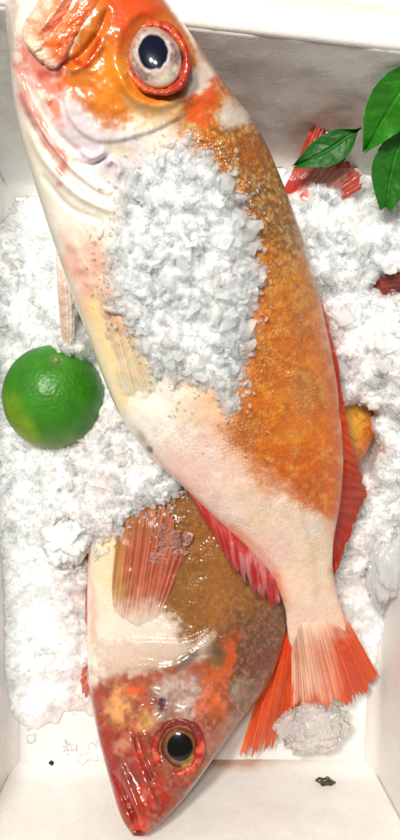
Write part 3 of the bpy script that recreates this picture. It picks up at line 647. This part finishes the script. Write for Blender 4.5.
def leaf(label, mid, wl, wr, zs, col, curl=6, seed=1):
    """mid: points of the midrib from base to tip; wl/wr half widths along it"""
    n, m = 90, 41
    P = smooth_pts(mid, n); t = np.linspace(0, 1, n); tg = np.gradient(P, axis=0); tg /= np.hypot(tg[:, 0], tg[:, 1])[:, None]; nm = np.stack([-tg[:, 1], tg[:, 0]], -1)
    wl = smooth_pts([[q] for q in wl], n)[:, 0].clip(.4); wr = smooth_pts([[q] for q in wr], n)[:, 0].clip(.4); zz = smooth_pts([[q] for q in zs], n)[:, 0]
    v = np.linspace(-1, 1, m)[None, :]
    wd = np.where(v < 0, wl[:, None], wr[:, None]) * v
    wd = wd * (1 + .03 * fbm(t[:, None] * 20 + 0 * v, np.sign(v) * 3 + 0 * t[:, None], seed))
    p = P[:, None] + nm[:, None] * wd[..., None] + tg[:, None] * (np.abs(v) ** 1.2 * 5)[..., None]
    side = np.abs(np.sin(math.pi * (t[:, None] * 9 - np.abs(v) * 1.6)))
    z = zz[:, None] + curl * (np.abs(v) ** 1.5) - 1.6 * np.exp(-(v / .08) ** 2) - .35 * sst(.3, 0, side) * np.exp(-np.abs(v) * .5) + 1.8 * fbm(p[..., 0] / 20, p[..., 1] / 20, seed)
    c = np.broadcast_to(col, p.shape[:2] + (3,)).copy()
    c = lerp(c, np.asarray(col) * 1.7 + .01, np.exp(-(v / .05) ** 2) * .4 + 0 * t[:, None]); c = lerp(c, np.asarray(col) * 1.4, sst(.3, 0, side) * .22)
    o_root = thing('leaf', label, 'leaf', tuple(W(P[n // 2][0], P[n // 2][1], zz[n // 2] - 2)), 'green leaves by the top wall')
    up = W(p[..., 0], p[..., 1], z).reshape(-1, 3); lo = W(p[..., 0], p[..., 1], z - 1.2).reshape(-1, 3); N_ = n * m; f = grid_faces(n, m)
    ring = np.concatenate([np.arange(0, m), np.arange(1, n) * m + m - 1, (n - 1) * m + np.arange(m - 2, -1, -1), np.arange(n - 2, 0, -1) * m]); r2 = np.roll(ring, -1)
    mesh_obj('blade', np.concatenate([up, lo]), [f, f[:, ::-1] + N_, np.stack([ring, r2, r2 + N_, ring + N_], -1)], M_leaf, o_root, col=np.concatenate([c.reshape(-1, 3)] * 2))
    # midrib: thin tapering strand standing a little proud
    a = np.linspace(0, 2 * math.pi, 10, endpoint=False)[None, :]; rad = (1.3 * (1 - .8 * t))[:, None]
    q = P[:, None] + nm[:, None] * (rad * np.cos(a))[..., None]; qz = z[:, m // 2][:, None] + rad * np.sin(a) * .8
    mesh_obj('midrib', W(q[..., 0], q[..., 1], qz).reshape(-1, 3), grid_faces(n, 10, True), M_leaf, o_root, col=np.tile(np.asarray(col) * 1.8 + .015, (n * 10, 1)))
leaf('small dark green leaf lying across the red fish tail', [(362, 127), (346, 138), (326, 151), (297, 165)], [1, 14, 15, 1], [1, 13, 15, 1], [122, 116, 112, 106], lin(24, 86, 16), 3, 3)
leaf('big green leaf leaning on the top wall, pointed end down', [(424, 62), (404, 88), (386, 116), (366, 149)], [8, 26, 20, 1], [10, 24, 21, 1], [180, 166, 148, 124], lin(40, 116, 20), 4, 5)
leaf('rounded green leaf resting on ice below the big leaf', [(412, 122), (400, 145), (392, 172), (386, 207)], [6, 18, 23, 5], [5, 17, 20, 5], [136, 128, 118, 104], lin(30, 100, 18), 4, 8)

# ================================================================== FOAM BOX (real plan, z in plan units)
ZF, ZR = -44., 190.
def P3(x, y, z): return np.array([(x - CX) * S, -(y - CY) * S, z * S])
# inner corners at the floor and at the rim: top-left, top-right, bottom-right, bottom-left
FL = np.array([(-2, 178.), (400, 206.), (381, 784.), (2, 786.)]); RM = np.array([(-26, 92.), (446, 145.), (430, 868.), (-34, 868.)])
RM0 = RM.copy()
def box():
    root = thing('foam_box', 'white foam box with wet walls, holding the fish, ice and lime', 'box', tuple(P3(200, 490, ZF - 40)))
    fcol = lambda x, y: None
    # floor: one thick slab
    n = 120; a = np.linspace(-.06, 1.06, n); A, B = np.meshgrid(a, a, indexing='ij')
    def bil(Q, A, B): return (Q[0] * (1 - A)[..., None] + Q[1] * A[..., None]) * (1 - B)[..., None] + (Q[3] * (1 - A)[..., None] + Q[2] * A[..., None]) * B[..., None]
    p = bil(FL, A, B); z = ZF + .7 * fbm(p[..., 0] / 40, p[..., 1] / 40, 71)
    w = lambda p, z: np.stack([(p[..., 0] - CX) * S, -(p[..., 1] - CY) * S, z * S + 0 * p[..., 0]], -1)
    up = w(p, z).reshape(-1, 3); lo = w(p, np.full(A.shape, ZF - 40)).reshape(-1, 3); f = grid_faces(n, n); N_ = n * n
    ring = np.concatenate([np.arange(n), np.arange(1, n) * n + n - 1, (n - 1) * n + np.arange(n - 2, -1, -1), np.arange(n - 2, 0, -1) * n]); r2 = np.roll(ring, -1)
    d = np.abs(p[..., 1] - 770); stf = np.clip(.5 * np.exp(-(((p[..., 0] - 210) / 90) ** 2 + ((p[..., 1] - 760) / 36) ** 2)), 0, 1)
    mesh_obj('base', np.concatenate([up, lo]), [f[:, ::-1], f + N_, np.stack([ring, ring + N_, r2 + N_, r2], -1)], M_foam, root, attr={'stain': np.concatenate([stf.ravel(), 0 * stf.ravel()])})
    # walls: each a thick slab from floor to rim
    for i in range(4):
        j = (i + 1) % 4
        e = FL[j] - FL[i]; nrm = np.array([e[1], -e[0]]); nrm /= np.linalg.norm(nrm)
        nu, nv = 160, 70
        u = np.linspace(0, 1, nu)[:, None]; v = np.linspace(0, 1, nv)[None, :]
        lo_ = FL[i] * (1 - u)[..., None] + FL[j] * u[..., None]; hi = RM[i] * (1 - u)[..., None] + RM[j] * u[..., None]
        p = lo_ * (1 - v)[..., None] + hi * v[..., None]; zz = ZF - 3 + (ZR - ZF + 3) * v + 0 * u
        bulge = 1.2 * fbm(u * 8 + i * 7 + 0 * v, v * 5 + 0 * u, 81 + i) * sst(0, .08, u) * sst(1, .92, u)
        fil = 9 * np.clip(1 - (zz - ZF) / 14, 0, 1) ** 2            # moulded fillet at the floor
        pin = p - nrm * (bulge + fil)[..., None]
        pout = hi[:, [0] * 1] + nrm * 34 + 0 * p
        inn = w(pin, zz).reshape(-1, 3); out = w(pout, zz).reshape(-1, 3); N_ = nu * nv; f = grid_faces(nu, nv)
        ring = np.concatenate([np.arange(nv), np.arange(1, nu) * nv + nv - 1, (nu - 1) * nv + np.arange(nv - 2, -1, -1), np.arange(nu - 2, 0, -1) * nv]); r2 = np.roll(ring, -1)
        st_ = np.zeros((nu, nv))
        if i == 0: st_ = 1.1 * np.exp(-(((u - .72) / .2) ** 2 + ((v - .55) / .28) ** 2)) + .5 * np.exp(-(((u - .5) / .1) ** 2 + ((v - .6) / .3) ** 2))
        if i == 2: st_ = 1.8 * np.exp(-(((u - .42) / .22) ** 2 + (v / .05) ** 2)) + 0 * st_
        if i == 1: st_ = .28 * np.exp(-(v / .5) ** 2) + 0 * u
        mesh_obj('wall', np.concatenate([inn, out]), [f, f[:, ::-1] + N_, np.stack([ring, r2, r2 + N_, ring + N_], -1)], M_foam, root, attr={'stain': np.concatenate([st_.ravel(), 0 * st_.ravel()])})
    # rim: stepped lip all round, profile swept along the four sides with rounded corners
    prof = [(0, -1.), (.5, 2), (2, 4), (5, 5), (22, 5), (25, 4), (26.5, 1), (27, -6), (28, -7.5), (31, -8), (52, -8), (55, -9), (56, -13), (56, -60), (40, -60)]
    ctr = RM.mean(0); path = []
    for i in range(4):
        a0, b0, c0 = RM[i - 1], RM[i], RM[(i + 1) % 4]
        d1 = (a0 - b0) / np.linalg.norm(a0 - b0); d2 = (c0 - b0) / np.linalg.norm(c0 - b0)
        for q in np.linspace(0, 1, 9):
            r = 12; path.append((1 - q) ** 2 * (b0 + d1 * r) + 2 * q * (1 - q) * b0 + q * q * (b0 + d2 * r))
        for q in np.linspace(.04, .96, 60): path.append((b0 + d2 * r) * (1 - q) + (c0 - d2 * r) * q)
    path = np.array(path); tg = np.roll(path, -1, 0) - np.roll(path, 1, 0); tg /= np.hypot(*tg.T)[:, None]; nm = np.stack([tg[:, 1], -tg[:, 0]], -1)
    pr = np.array(prof); q = path[:, None] + nm[:, None] * (pr[:, 0])[None, :, None]
    zz = ZR + pr[:, 1][None, :] + .5 * fbm(q[..., 0] / 15, q[..., 1] / 15, 5)
    n, m = q.shape[:2]; i = np.arange(n)[:, None]; j = np.arange(m - 1)[None, :]; i2 = (i + 1) % n
    F = np.stack([i * m + j, i * m + j + 1, i2 * m + j + 1, i2 * m + j], -1).reshape(-1, 4)
    mesh_obj('rim', w(q, zz).reshape(-1, 3), F, M_foam, root, attr={'stain': np.zeros(n * m)})
box()

# ================================================================== ICE
tmpl = []
for k_ in range(10):
    bm = bmesh.new(); r_ = np.random.default_rng(100 + k_)
    sc = np.array([1., .5 + .45 * r_.random(), .16 + .3 * r_.random()])
    for q in range(11 + k_ % 4):
        d = r_.normal(size=3); d /= np.linalg.norm(d); bm.verts.new(d * sc * (.75 + .35 * r_.random()))
    res = bmesh.ops.convex_hull(bm, input=bm.verts)
    for v_ in [v_ for v_ in bm.verts if not v_.link_faces]: bm.verts.remove(v_)
    bmesh.ops.triangulate(bm, faces=bm.faces[:]); bm.verts.index_update()
    tmpl.append((np.array([v_.co[:] for v_ in bm.verts]), np.array([[q.index for q in f.verts] for f in bm.faces]))); bm.free()

def chips(px, py, z, size, r_=rng):
    """many broken grains as arrays (verts metres, tris)"""
    Vs, Fs, off = [], [], 0
    pos = W(px, py, z)
    for k_, (tv, tf) in enumerate(tmpl):
        sel = np.nonzero(np.arange(len(px)) % len(tmpl) == k_)[0]
        if not len(sel): continue
        tl = r_.normal(size=(len(sel), 2)) * .38; yw = r_.uniform(0, math.pi, len(sel)); q = np.stack([np.cos(yw), tl[:, 0], tl[:, 1], np.sin(yw)], -1); q /= np.linalg.norm(q, axis=1)[:, None]; w_, x, y, zq = q.T
        R = np.stack([1 - 2 * (y * y + zq * zq), 2 * (x * y - zq * w_), 2 * (x * zq + y * w_), 2 * (x * y + zq * w_), 1 - 2 * (x * x + zq * zq), 2 * (y * zq - x * w_),
                      2 * (x * zq - y * w_), 2 * (y * zq + x * w_), 1 - 2 * (x * x + y * y)], -1).reshape(-1, 3, 3)
        v = np.einsum('nij,vj->nvi', R, tv) * (np.asarray(size)[sel] * S)[:, None, None] + pos[sel][:, None]
        Vs.append(v.reshape(-1, 3)); Fs.append((tf[None] + (off + np.arange(len(sel)) * len(tv))[:, None, None]).reshape(-1, 3)); off += len(sel) * len(tv)
    return np.concatenate(Vs), np.concatenate(Fs)

def relief(x, y, s=1.):
    wx = x + 4 * fbm(x / 12, y / 12, 2); wy = y + 4 * fbm(x / 12, y / 12, 3)
    a, ea = cells(wx, wy, 30, 5); b, eb = cells(wx, wy, 13, 15); c, ec = cells(x, y, 5.2, 25)
    ra = sst(0, .3, ea); rb = sst(0, .3, eb); rc = sst(0, .35, ec)
    return s * (6.5 * a * ra + 3.6 * b * rb + 1.0 * c * rc + 3.4 * fbm(x / 24, y / 24, 44) + 1.6 * ra + 1.0 * rb + .5 * rc)

CTRL = np.array([(10, 180, -44), (45, 185, -44), (30, 205, -40), (-10, 205, -40), (0, 248, 14), (45, 262, 30), (15, 300, 8), (62, 318, 74), (52, 300, 46), (40, 330, 24), (70, 332, 70), (5, 350, -4), (2, 400, -6), (10, 450, 2), (100, 380, 34), (60, 455, 26), (110, 445, 48), (120, 480, 56), (150, 470, 58), (20, 500, -14), (64, 500, 26),
    (95, 510, 42), (64, 540, 18), (25, 560, -26), (78, 575, 2), (70, 610, -16), (35, 620, -34), (60, 660, -26), (20, 660, -24), (30, 700, -38), (78, 690, -36), (75, 730, -48), (14, 735, -44), (40, 760, -54), (100, 600, -10),
    (290, 175, 20), (330, 178, 30), (370, 180, 28), (400, 180, 26), (300, 208, 92), (312, 204, 88), (326, 206, 84), (305, 200, 76), (318, 190, 90), (330, 194, 88), (335, 205, 66), (370, 205, 60), (310, 235, 118), (340, 235, 98), (375, 235, 84), (400, 240, 80), (320, 270, 112), (350, 270, 88),
    (379, 287, 28), (392, 284, 16), (404, 282, 14), (372, 278, 66), (388, 262, 72), (376, 302, 74), (392, 306, 80), (402, 300, 60), (400, 265, 74), (345, 310, 92), (375, 320, 90), (400, 330, 96), (350, 350, 92), (385, 350, 104), (398, 372, 108), (372, 374, 90), (350, 392, 78), (370, 398, 78), (400, 400, 92), (352, 430, -10), (362, 418, 0), (362, 440, -5), (380, 426, 52),
    (398, 440, 56), (358, 455, -5), (385, 470, 50), (366, 490, 30), (395, 500, 30), (358, 530, 18), (390, 540, 4), (350, 565, 4), (380, 580, -14), (352, 600, -18), (372, 620, -30), (362, 645, -36), (385, 680, -38), (392, 715, -44), (360, 700, -56),
    (200, 250, 20), (220, 350, -10), (250, 500, -44), (180, 620, -50), (150, 560, -40), (300, 640, -48), (340, 700, -54), (200, 780, -60), (320, 780, -60), (220, 700, -56), (300, 560, -30)], float)
def zice(px, py):
    num = np.zeros(px.shape); den = np.zeros(px.shape) + 1e-12
    for x, y, z in CTRL:
        w_ = 1 / (((px - x) ** 2 + (py - y) ** 2) + 30.) ** 2; num += w_ * z; den += w_
    return num / den

st_ = .85
def wall_x(Y, z):
    # plan x of the left and right walls at plan row Y and height z
    t = np.clip((Y - 195) / 590, 0, 1); h = (z - ZF) / (ZR - ZF)
    return (-2 + 4 * t) * (1 - h) + (-26 - 8 * t) * h, (400 - 19 * t) * (1 - h) + (446 - 16 * t) * h
xs = np.arange(-50, 500, st_); ys = np.arange(168, 770, st_)
PX, PY = np.meshgrid(xs, ys, indexing='ij')
Z = zice(PX, PY); amp = np.clip((Z + 46) / 30, .15, 1.15)
Z = Z + relief(PX, PY) * amp + 7 * fbm(PX / 17, PY / 17, 66, 4) * sst(10, -40, Z)
vid = np.arange(PX.size).reshape(PX.shape)
q = grid_faces(*PX.shape)[:, ::-1]
keep = (Z.ravel()[q].max(1) > ZF - 4)
q = q[keep]
used, inv = np.unique(q, return_inverse=True)
Vb = W(PX, PY, Z).reshape(-1, 3)[used]; q = inv.reshape(-1, 4)
wl_, wr_ = wall_x(CY - Vb[:, 1] / S, Vb[:, 2] / S); Vb[:, 0] = np.clip(Vb[:, 0], (wl_ - 4 - CX) * S, (wr_ + 4 - CX) * S)
def pinkness(px, py):
    d, _ = dpoly(px, py, [(100, 440), (100, 500), (84, 560), (84, 680), (70, 720)]); d2, _ = dpoly(px, py, [(330, 320), (346, 400), (372, 450), (345, 590), (350, 640)])
    return np.clip((.75 * np.exp(-(d / 34) ** 2) + .75 * np.exp(-(d2 / 20) ** 2)) * (.7 + .6 * fbm(px / 20, py / 20, 88)), 0, 1)
bed = mesh_obj('crushed_ice', Vb, q, M_slush, smooth=True, attr={'pink': pinkness(PX, PY).ravel()[used], 'cover': np.ones(len(used))})
tag(bed, 'bed of white crushed ice heaped along both sides of the fish', 'ice', kind='stuff')

def heapz(px, py):
    z = zice(px, py); return z + relief(px, py) * np.clip((z + 46) / 30, .15, 1.15) + 7 * fbm(px / 17, py / 17, 66, 4) * sst(10, -40, z)
n = 15500
cx = rng.uniform(-25, 475, n); cy = rng.uniform(175, 720, n); cz = heapz(cx, cy)
cz = np.where((cz < ZF + 1) & (cz > ZF - 12) & (cy > 600) & (cx < 110), ZF + 1, cz)
wl_, wr_ = wall_x(CY + (cy - CY) * (D - cz) / D, cz); pl_ = CX + (cx - CX) * (D - cz) / D
ok = (cz > ZF) & (pl_ > wl_ + 1) & (pl_ < wr_ - 1) & (sdf(cx, cy, [(336, 404), (372, 408), (374, 450), (360, 500), (336, 560)]) > 2) & ((cx < 170) | (cx > 285)) & (hash2(np.floor(cx * 7), np.floor(cy * 7), 3) < np.clip((cz + 42) / 44, .06, 1))
cx, cy, cz = cx[ok], cy[ok], cz[ok]
sz = 1.6 + 5. * rng.random(len(cx)) ** 1.8; sz = np.where(rng.random(len(cx)) < .04, 7 + 6 * rng.random(len(cx)), sz)
# grains melting onto the lower fish just below the bed
ex = rng.uniform(92, 190, 700); ey = rng.uniform(478, 560, 700); de_, _ = dpoly(ex, ey, [(96, 545), (112, 528), (140, 512), (172, 496), (186, 488)])
ok = rng.random(700) < np.exp(-(de_ / 11) ** 2); ex, ey = ex[ok], ey[ok]; es = 1.6 + 5 * rng.random(len(ex)) ** 2
cx = np.concatenate([cx, ex]); cy = np.concatenate([cy, ey]); cz = np.concatenate([cz, np.maximum(zb2(ex, ey) + 5, heapz(ex, ey))]); sz = np.concatenate([sz, es])
V, F = chips(cx, cy, cz + sz * .1, sz)
o = mesh_obj('ice_grains', V, F, M_chip, smooth=False)
tag(o, 'loose glassy ice grains scattered over the bed of crushed ice', 'ice', kind='stuff')

# ---- heap lying on the big fish
GW, GH = 400, 700
top1 = np.full((GW, GH), -1e9); up = (g1['top'] > 0.02)
ix = np.clip(g1['px'][up].astype(int), 0, GW - 1); iy = np.clip(g1['py'][up].astype(int), 0, GH - 1); okk = (g1['py'][up] > 0)
np.maximum.at(top1, (ix[okk], iy[okk]), g1['z'][up][okk])
for _ in range(4):
    for ax_ in (0, 1):
        for s_ in (1, -1):
            r_ = np.roll(top1, s_, ax_); top1 = np.where(top1 < -1e8, r_, top1)
def ztop1(px, py): return top1[np.clip(px.astype(int), 0, GW - 1), np.clip(py.astype(int), 0, GH - 1)]
PILE = [(136, 158), (160, 144), (188, 136), (214, 148), (236, 172), (250, 198), (262, 236), (266, 284), (258, 330), (248, 372), (240, 412), (228, 432), (218, 424), (214, 402), (196, 392), (172, 388), (144, 370), (120, 334), (102, 296), (97, 256), (110, 212), (114, 176)]
xs = np.arange(90, 290, .8); ys = np.arange(118, 460, .8); PX, PY = np.meshgrid(xs, ys, indexing='ij')
def pile_t(px, py):
    d = -sdf(px + 7 * fbm(px / 14, py / 14, 5), py + 7 * fbm(px / 14, py / 14, 6), PILE)
    return d, 13 * sst(-3, 48, d)
dd, tt = pile_t(PX, PY)
Zp = ztop1(PX, PY) + tt + relief(PX + 50, PY + 20, .62) * sst(-4, 34, dd) - 9 * sst(3, -6, dd)
q = grid_faces(*PX.shape)[:, ::-1]; keep = dd.ravel()[q].min(1) > -5; q = q[keep]; used, inv = np.unique(q, return_inverse=True)
cover = np.clip(sst(-2, 26, dd) * .9 + .25 * fbm(PX / 9, PY / 9, 61) * sst(40, 6, dd) + .1, .03, 1) * (.45 + .55 * sst(100, 150, PX + .15 * (330 - PY)))
o = mesh_obj('crushed_ice', W(PX, PY, Zp).reshape(-1, 3)[used], inv.reshape(-1, 4), M_slush, smooth=True, attr={'cover': cover.ravel()[used]})
tag(o, 'heap of white crushed ice lying on the flank of the largest fish', 'ice', kind='stuff')
n = 7000
cx = rng.uniform(80, 285, n); cy = rng.uniform(120, 460, n); dd, tt = pile_t(cx, cy)
prob = np.where(dd > 0, 1., np.exp(dd / 9) * .5) * sst(1e8, -1e8, -ztop1(cx, cy) * 1.)
inl = (cx < 135) & (cy > 225) & (cy < 330) & (cx > 84 + (cy - 225) * .2); prob = np.where(inl, np.maximum(prob, .3), prob)
ok = (rng.random(n) < prob) & (ztop1(cx, cy) > -1e8); cx, cy, dd, tt = cx[ok], cy[ok], dd[ok], tt[ok]
cz = ztop1(cx, cy) + np.where(dd > -3, tt + relief(cx + 50, cy + 20, .62) * sst(-4, 34, dd) - 9 * sst(3, -6, dd), 4)
cz = np.maximum(cz, ztop1(cx, cy) + 1)
sz = (1.6 + 4.8 * rng.random(len(cx)) ** 1.8) * (.45 + .55 * sst(-4, 14, dd)); big = (rng.random(len(cx)) < .04) & (dd > 6); sz = np.where(big, 7 + 5 * rng.random(len(cx)), sz)
V, F = chips(cx, cy, cz + sz * .12, sz)
o = mesh_obj('ice_grains', V, F, M_chip, smooth=False)
tag(o, 'glassy ice grains strewn on the flank of the largest fish', 'ice', kind='stuff')

# ---- single lumps
def lump(name, label, cx, cy, z, rx, ry, rz, mat, seed, rough=1., ang=0, cat='ice lump', cover=1.):
    nb, na = 110, 190
    th = np.linspace(.001, math.pi - .001, nb)[:, None]; ph = np.linspace(0, 2 * math.pi, na, endpoint=False)[None, :]
    d = np.stack([np.sin(th) * np.cos(ph), np.sin(th) * np.sin(ph), np.cos(th) + 0 * ph], -1)
    a, _ = cells(d[..., 0] * 30 + 40 * seed + d[..., 2] * 22, d[..., 1] * 30 - d[..., 2] * 17, 14, seed); b, _ = cells(d[..., 0] * 30 + 9 * seed - d[..., 2] * 12, d[..., 1] * 30 + d[..., 2] * 25, 5.5, seed + 40)
    r = 1 + rough * (.16 * a + .07 * b) + .14 * fbm(d[..., 0] * 1.6 + seed, d[..., 1] * 1.6 + d[..., 2], seed)
    A = math.radians(ang); x = d[..., 0] * r * rx; y = d[..., 1] * r * ry
    c = W(np.array(float(cx)), np.array(float(cy)), np.array(float(z)))
    V = c + np.stack([x * math.cos(A) - y * math.sin(A), -(x * math.sin(A) + y * math.cos(A)), d[..., 2] * r * rz], -1) * S
    V = V.reshape(-1, 3); F = [grid_faces(nb, na, True)]
    o = mesh_obj(name, V, F, mat, smooth=True, attr={'cover': np.full(len(V), cover)})
    return tag(o, label, cat, 'single lumps of ice')
lump('ice_lump', 'round snowball-like lump of ice below the lime, beside the lower fish', 65, 542, 20, 23, 22, 17, M_slush, 3, 1.8)
lump('ice_lump', 'clear wet slab of ice lying against the right wall beside the red back fin', 387, 560, 0, 22, 44, 10, M_clear, 9, .9, 8, cover=.75)
lump('ice_clump', 'thin translucent clump of ice stuck over the end of the orange tail', 314, 727, -4, 36, 24, 6, M_tailice, 12, 1.1, -18, cover=.62)
n = 360
cx = rng.uniform(270, 356, n); cy = rng.uniform(690, 764, n); e_ = np.hypot(((cx - 314) * math.cos(.3) - (cy - 726) * math.sin(.3)) / 36, ((cx - 314) * math.sin(.3) + (cy - 726) * math.cos(.3)) / 25)
ok = e_ < 1.02 + .1 * rng.random(n); cx, cy, e_ = cx[ok], cy[ok], e_[ok]; sz = 1.2 + 3. * rng.random(len(cx)) ** 2
V, F = chips(cx, cy, -6 + 9 * np.sqrt(np.clip(1.05 - e_ ** 2, 0, 1)) + 1, sz)
tag(mesh_obj('ice_grains', V, F, M_chip, smooth=False), 'tiny ice grains frosted over the end of the orange tail', 'ice', kind='stuff')

# ---- torn bit of pink gill flesh frozen on the lower fish's fin
cx = rng.uniform(140, 196, 900); cy = rng.uniform(515, 575, 900); ok = np.hypot((cx - 168) / 20, (cy - 545) / 24) + .7 * fbm(cx / 9, cy / 9, 77) < .72; cx, cy = cx[ok], cy[ok]
V, F = chips(cx, cy, zb2(cx, cy) + 4 + 1. * rng.random(len(cx)), 1.2 + 4.2 * rng.random(len(cx)) ** 2)
M_pink = ice_mat('bloody_ice', 0., .12, tint=(.92, .42, .36), rad=.003, coat=.8, grain=True, clear=.35)
tag(mesh_obj('bloody_ice', V, F, M_pink, smooth=False), 'patch of blood-stained ice grains on the lower fish side fin', 'ice', kind='stuff')

# ================================================================== SCRAPS ON THE BOX FLOOR
def scrap(label, cx, cy, z, pts, col, h):
    bm = bmesh.new(); r_ = random.Random(int(cx)); k2 = (D - z) / D
    tops, bots = [], []
    for i, (x, y) in enumerate(pts):
        X, Y, Zz = W(np.array(cx + x), np.array(cy + y), np.array(z))
        tops.append(bm.verts.new((X, Y, Zz + (h + r_.uniform(-.5, .9) * h * .6) * S))); bots.append(bm.verts.new((X, Y, Zz)))
    c = W(np.array(float(cx)), np.array(float(cy)), np.array(z + h * 1.5)); ct = bm.verts.new(c)
    for i in range(len(pts)):
        j = (i + 1) % len(pts); bm.faces.new((tops[i], tops[j], ct)); bm.faces.new((bots[i], bots[j], tops[j], tops[i]))
    bmesh.ops.subdivide_edges(bm, edges=bm.edges[:], cuts=2, use_grid_fill=True, fractal=.6, along_normal=.3, seed=3)
    bmesh.ops.triangulate(bm, faces=bm.faces[:]); bmesh.ops.recalc_face_normals(bm, faces=bm.faces[:]); bm.verts.index_update()
    V = np.array([v_.co[:] for v_ in bm.verts]); F = np.array([[q.index for q in f.verts] for f in bm.faces]); bm.free()
    cc = lerp(np.broadcast_to(col, (len(V), 3)), np.asarray(col) * .35, rng.random(len(V)))
    tag(mesh_obj('scrap', V, F, M_skin, col=cc), label, 'scrap', 'dark scraps on the box floor')
scrap('curled dark olive scrap lying below the orange tail', 325, 781, ZF + 20, [(-10, -1), (-6, -4), (-1, -3), (3, -5), (6, -2), (11, 1), (6, 3), (4, 6), (0, 3), (-3, 6), (-5, 2)], lin(66, 62, 24), 3)
scrap('tiny black speck on the white floor left of the lower fish head', 51, 763, ZF + 1, [(-2.5, -1), (0, -3), (3, -1), (1.5, 3), (-1, 2)], lin(24, 26, 22), 1.6)

# water drops clinging to the top wall
dv, df, off = [], [], 0
for k_ in range(150):
    u_ = rng.uniform(.40, .97); v_ = rng.uniform(.45, .93) if rng.random() < .75 else rng.uniform(.25, .6)
    a_ = FL[0] * (1 - u_) + FL[1] * u_; b_ = RM[0] * (1 - u_) + RM[1] * u_; p_ = a_ * (1 - v_) + b_ * v_; z_ = ZF - 3 + (ZR - ZF + 3) * v_
    c_ = P3(p_[0], p_[1], z_); nn = np.array([0, -.95, .30]); ux = np.array([1., 0, 0]); uy = np.cross(nn, ux)
    r_ = rng.uniform(.5, 1.5) * S; st2 = rng.uniform(1, 2.2); th = np.linspace(0, math.pi / 2, 5)[:, None]; ph = np.linspace(0, 2 * math.pi, 10, endpoint=False)[None, :]
    q_ = c_ + nn * S * 1. + (np.sin(th) * np.cos(ph))[..., None] * ux * r_ * st2 + (np.sin(th) * np.sin(ph))[..., None] * uy * r_ + (np.cos(th) + 0 * ph)[..., None] * nn * r_ * .7
    dv.append(q_.reshape(-1, 3)); df.append(grid_faces(5, 10, True) + off); off += 50
tag(mesh_obj('water_drops', np.concatenate(dv), np.concatenate(df), M_glass), 'fine water drops clinging to the inside of the shaded top wall', 'water', kind='stuff')

# table the box stands on
nt = 8
tb = mesh_obj('ground', np.array([P3(-1200, -900, ZF - 44), P3(1600, -900, ZF - 44), P3(1600, 1900, ZF - 44), P3(-1200, 1900, ZF - 44)]), np.array([[3, 2, 1, 0]]), flesh_mat('grey_tabletop', scale=False, coat=0), col=np.tile(lin(150, 148, 144), (4, 1)))
tb['kind'] = 'structure'

# ================================================================== CAMERA, LIGHT, WORLD
sc = bpy.context.scene
cam = bpy.data.cameras.new('camera'); co = bpy.data.objects.new('camera', cam); C.objects.link(co)
co.location = (0, 0, D * S); cam.sensor_fit = 'VERTICAL'; cam.sensor_height = 24; cam.lens = 24 * D / 840.
cam.clip_start = .005; cam.clip_end = 50; sc.camera = co

def area(name, loc, target, size, power, col):
    l = bpy.data.lights.new(name, 'AREA'); l.shape = 'DISK'; l.size = size; l.energy = power; l.color = col
    o = bpy.data.objects.new(name, l); C.objects.link(o); o.location = loc
    from mathutils import Vector
    o.rotation_euler = (Vector(target) - Vector(loc)).to_track_quat('-Z', 'Y').to_euler(); return o
area('shop_lamp', (-.32, .42, 1.2), (0, 0, 0), .17, 14.5, (1, .95, .87))
area('shop_lamp', (-.10, .36, 1.3), (0, 0, 0), .17, 8.2, (1, .97, .91))
w = bpy.data.worlds.new('World'); sc.world = w; w.use_nodes = True
bg = w.node_tree.nodes['Background']; bg.inputs[0].default_value = (1., .985, .95, 1); bg.inputs[1].default_value = .17
sc.view_settings.view_transform = 'Standard'; sc.view_settings.look = 'None'; sc.view_settings.exposure = .08; sc.view_settings.gamma = 1
sc.render.engine = 'CYCLES'; sc.cycles.use_denoising = True; sc.cycles.max_bounces = 10; sc.cycles.transmission_bounces = 6; sc.cycles.transparent_max_bounces = 24
sc.cycles.caustics_reflective = False; sc.cycles.caustics_refractive = False
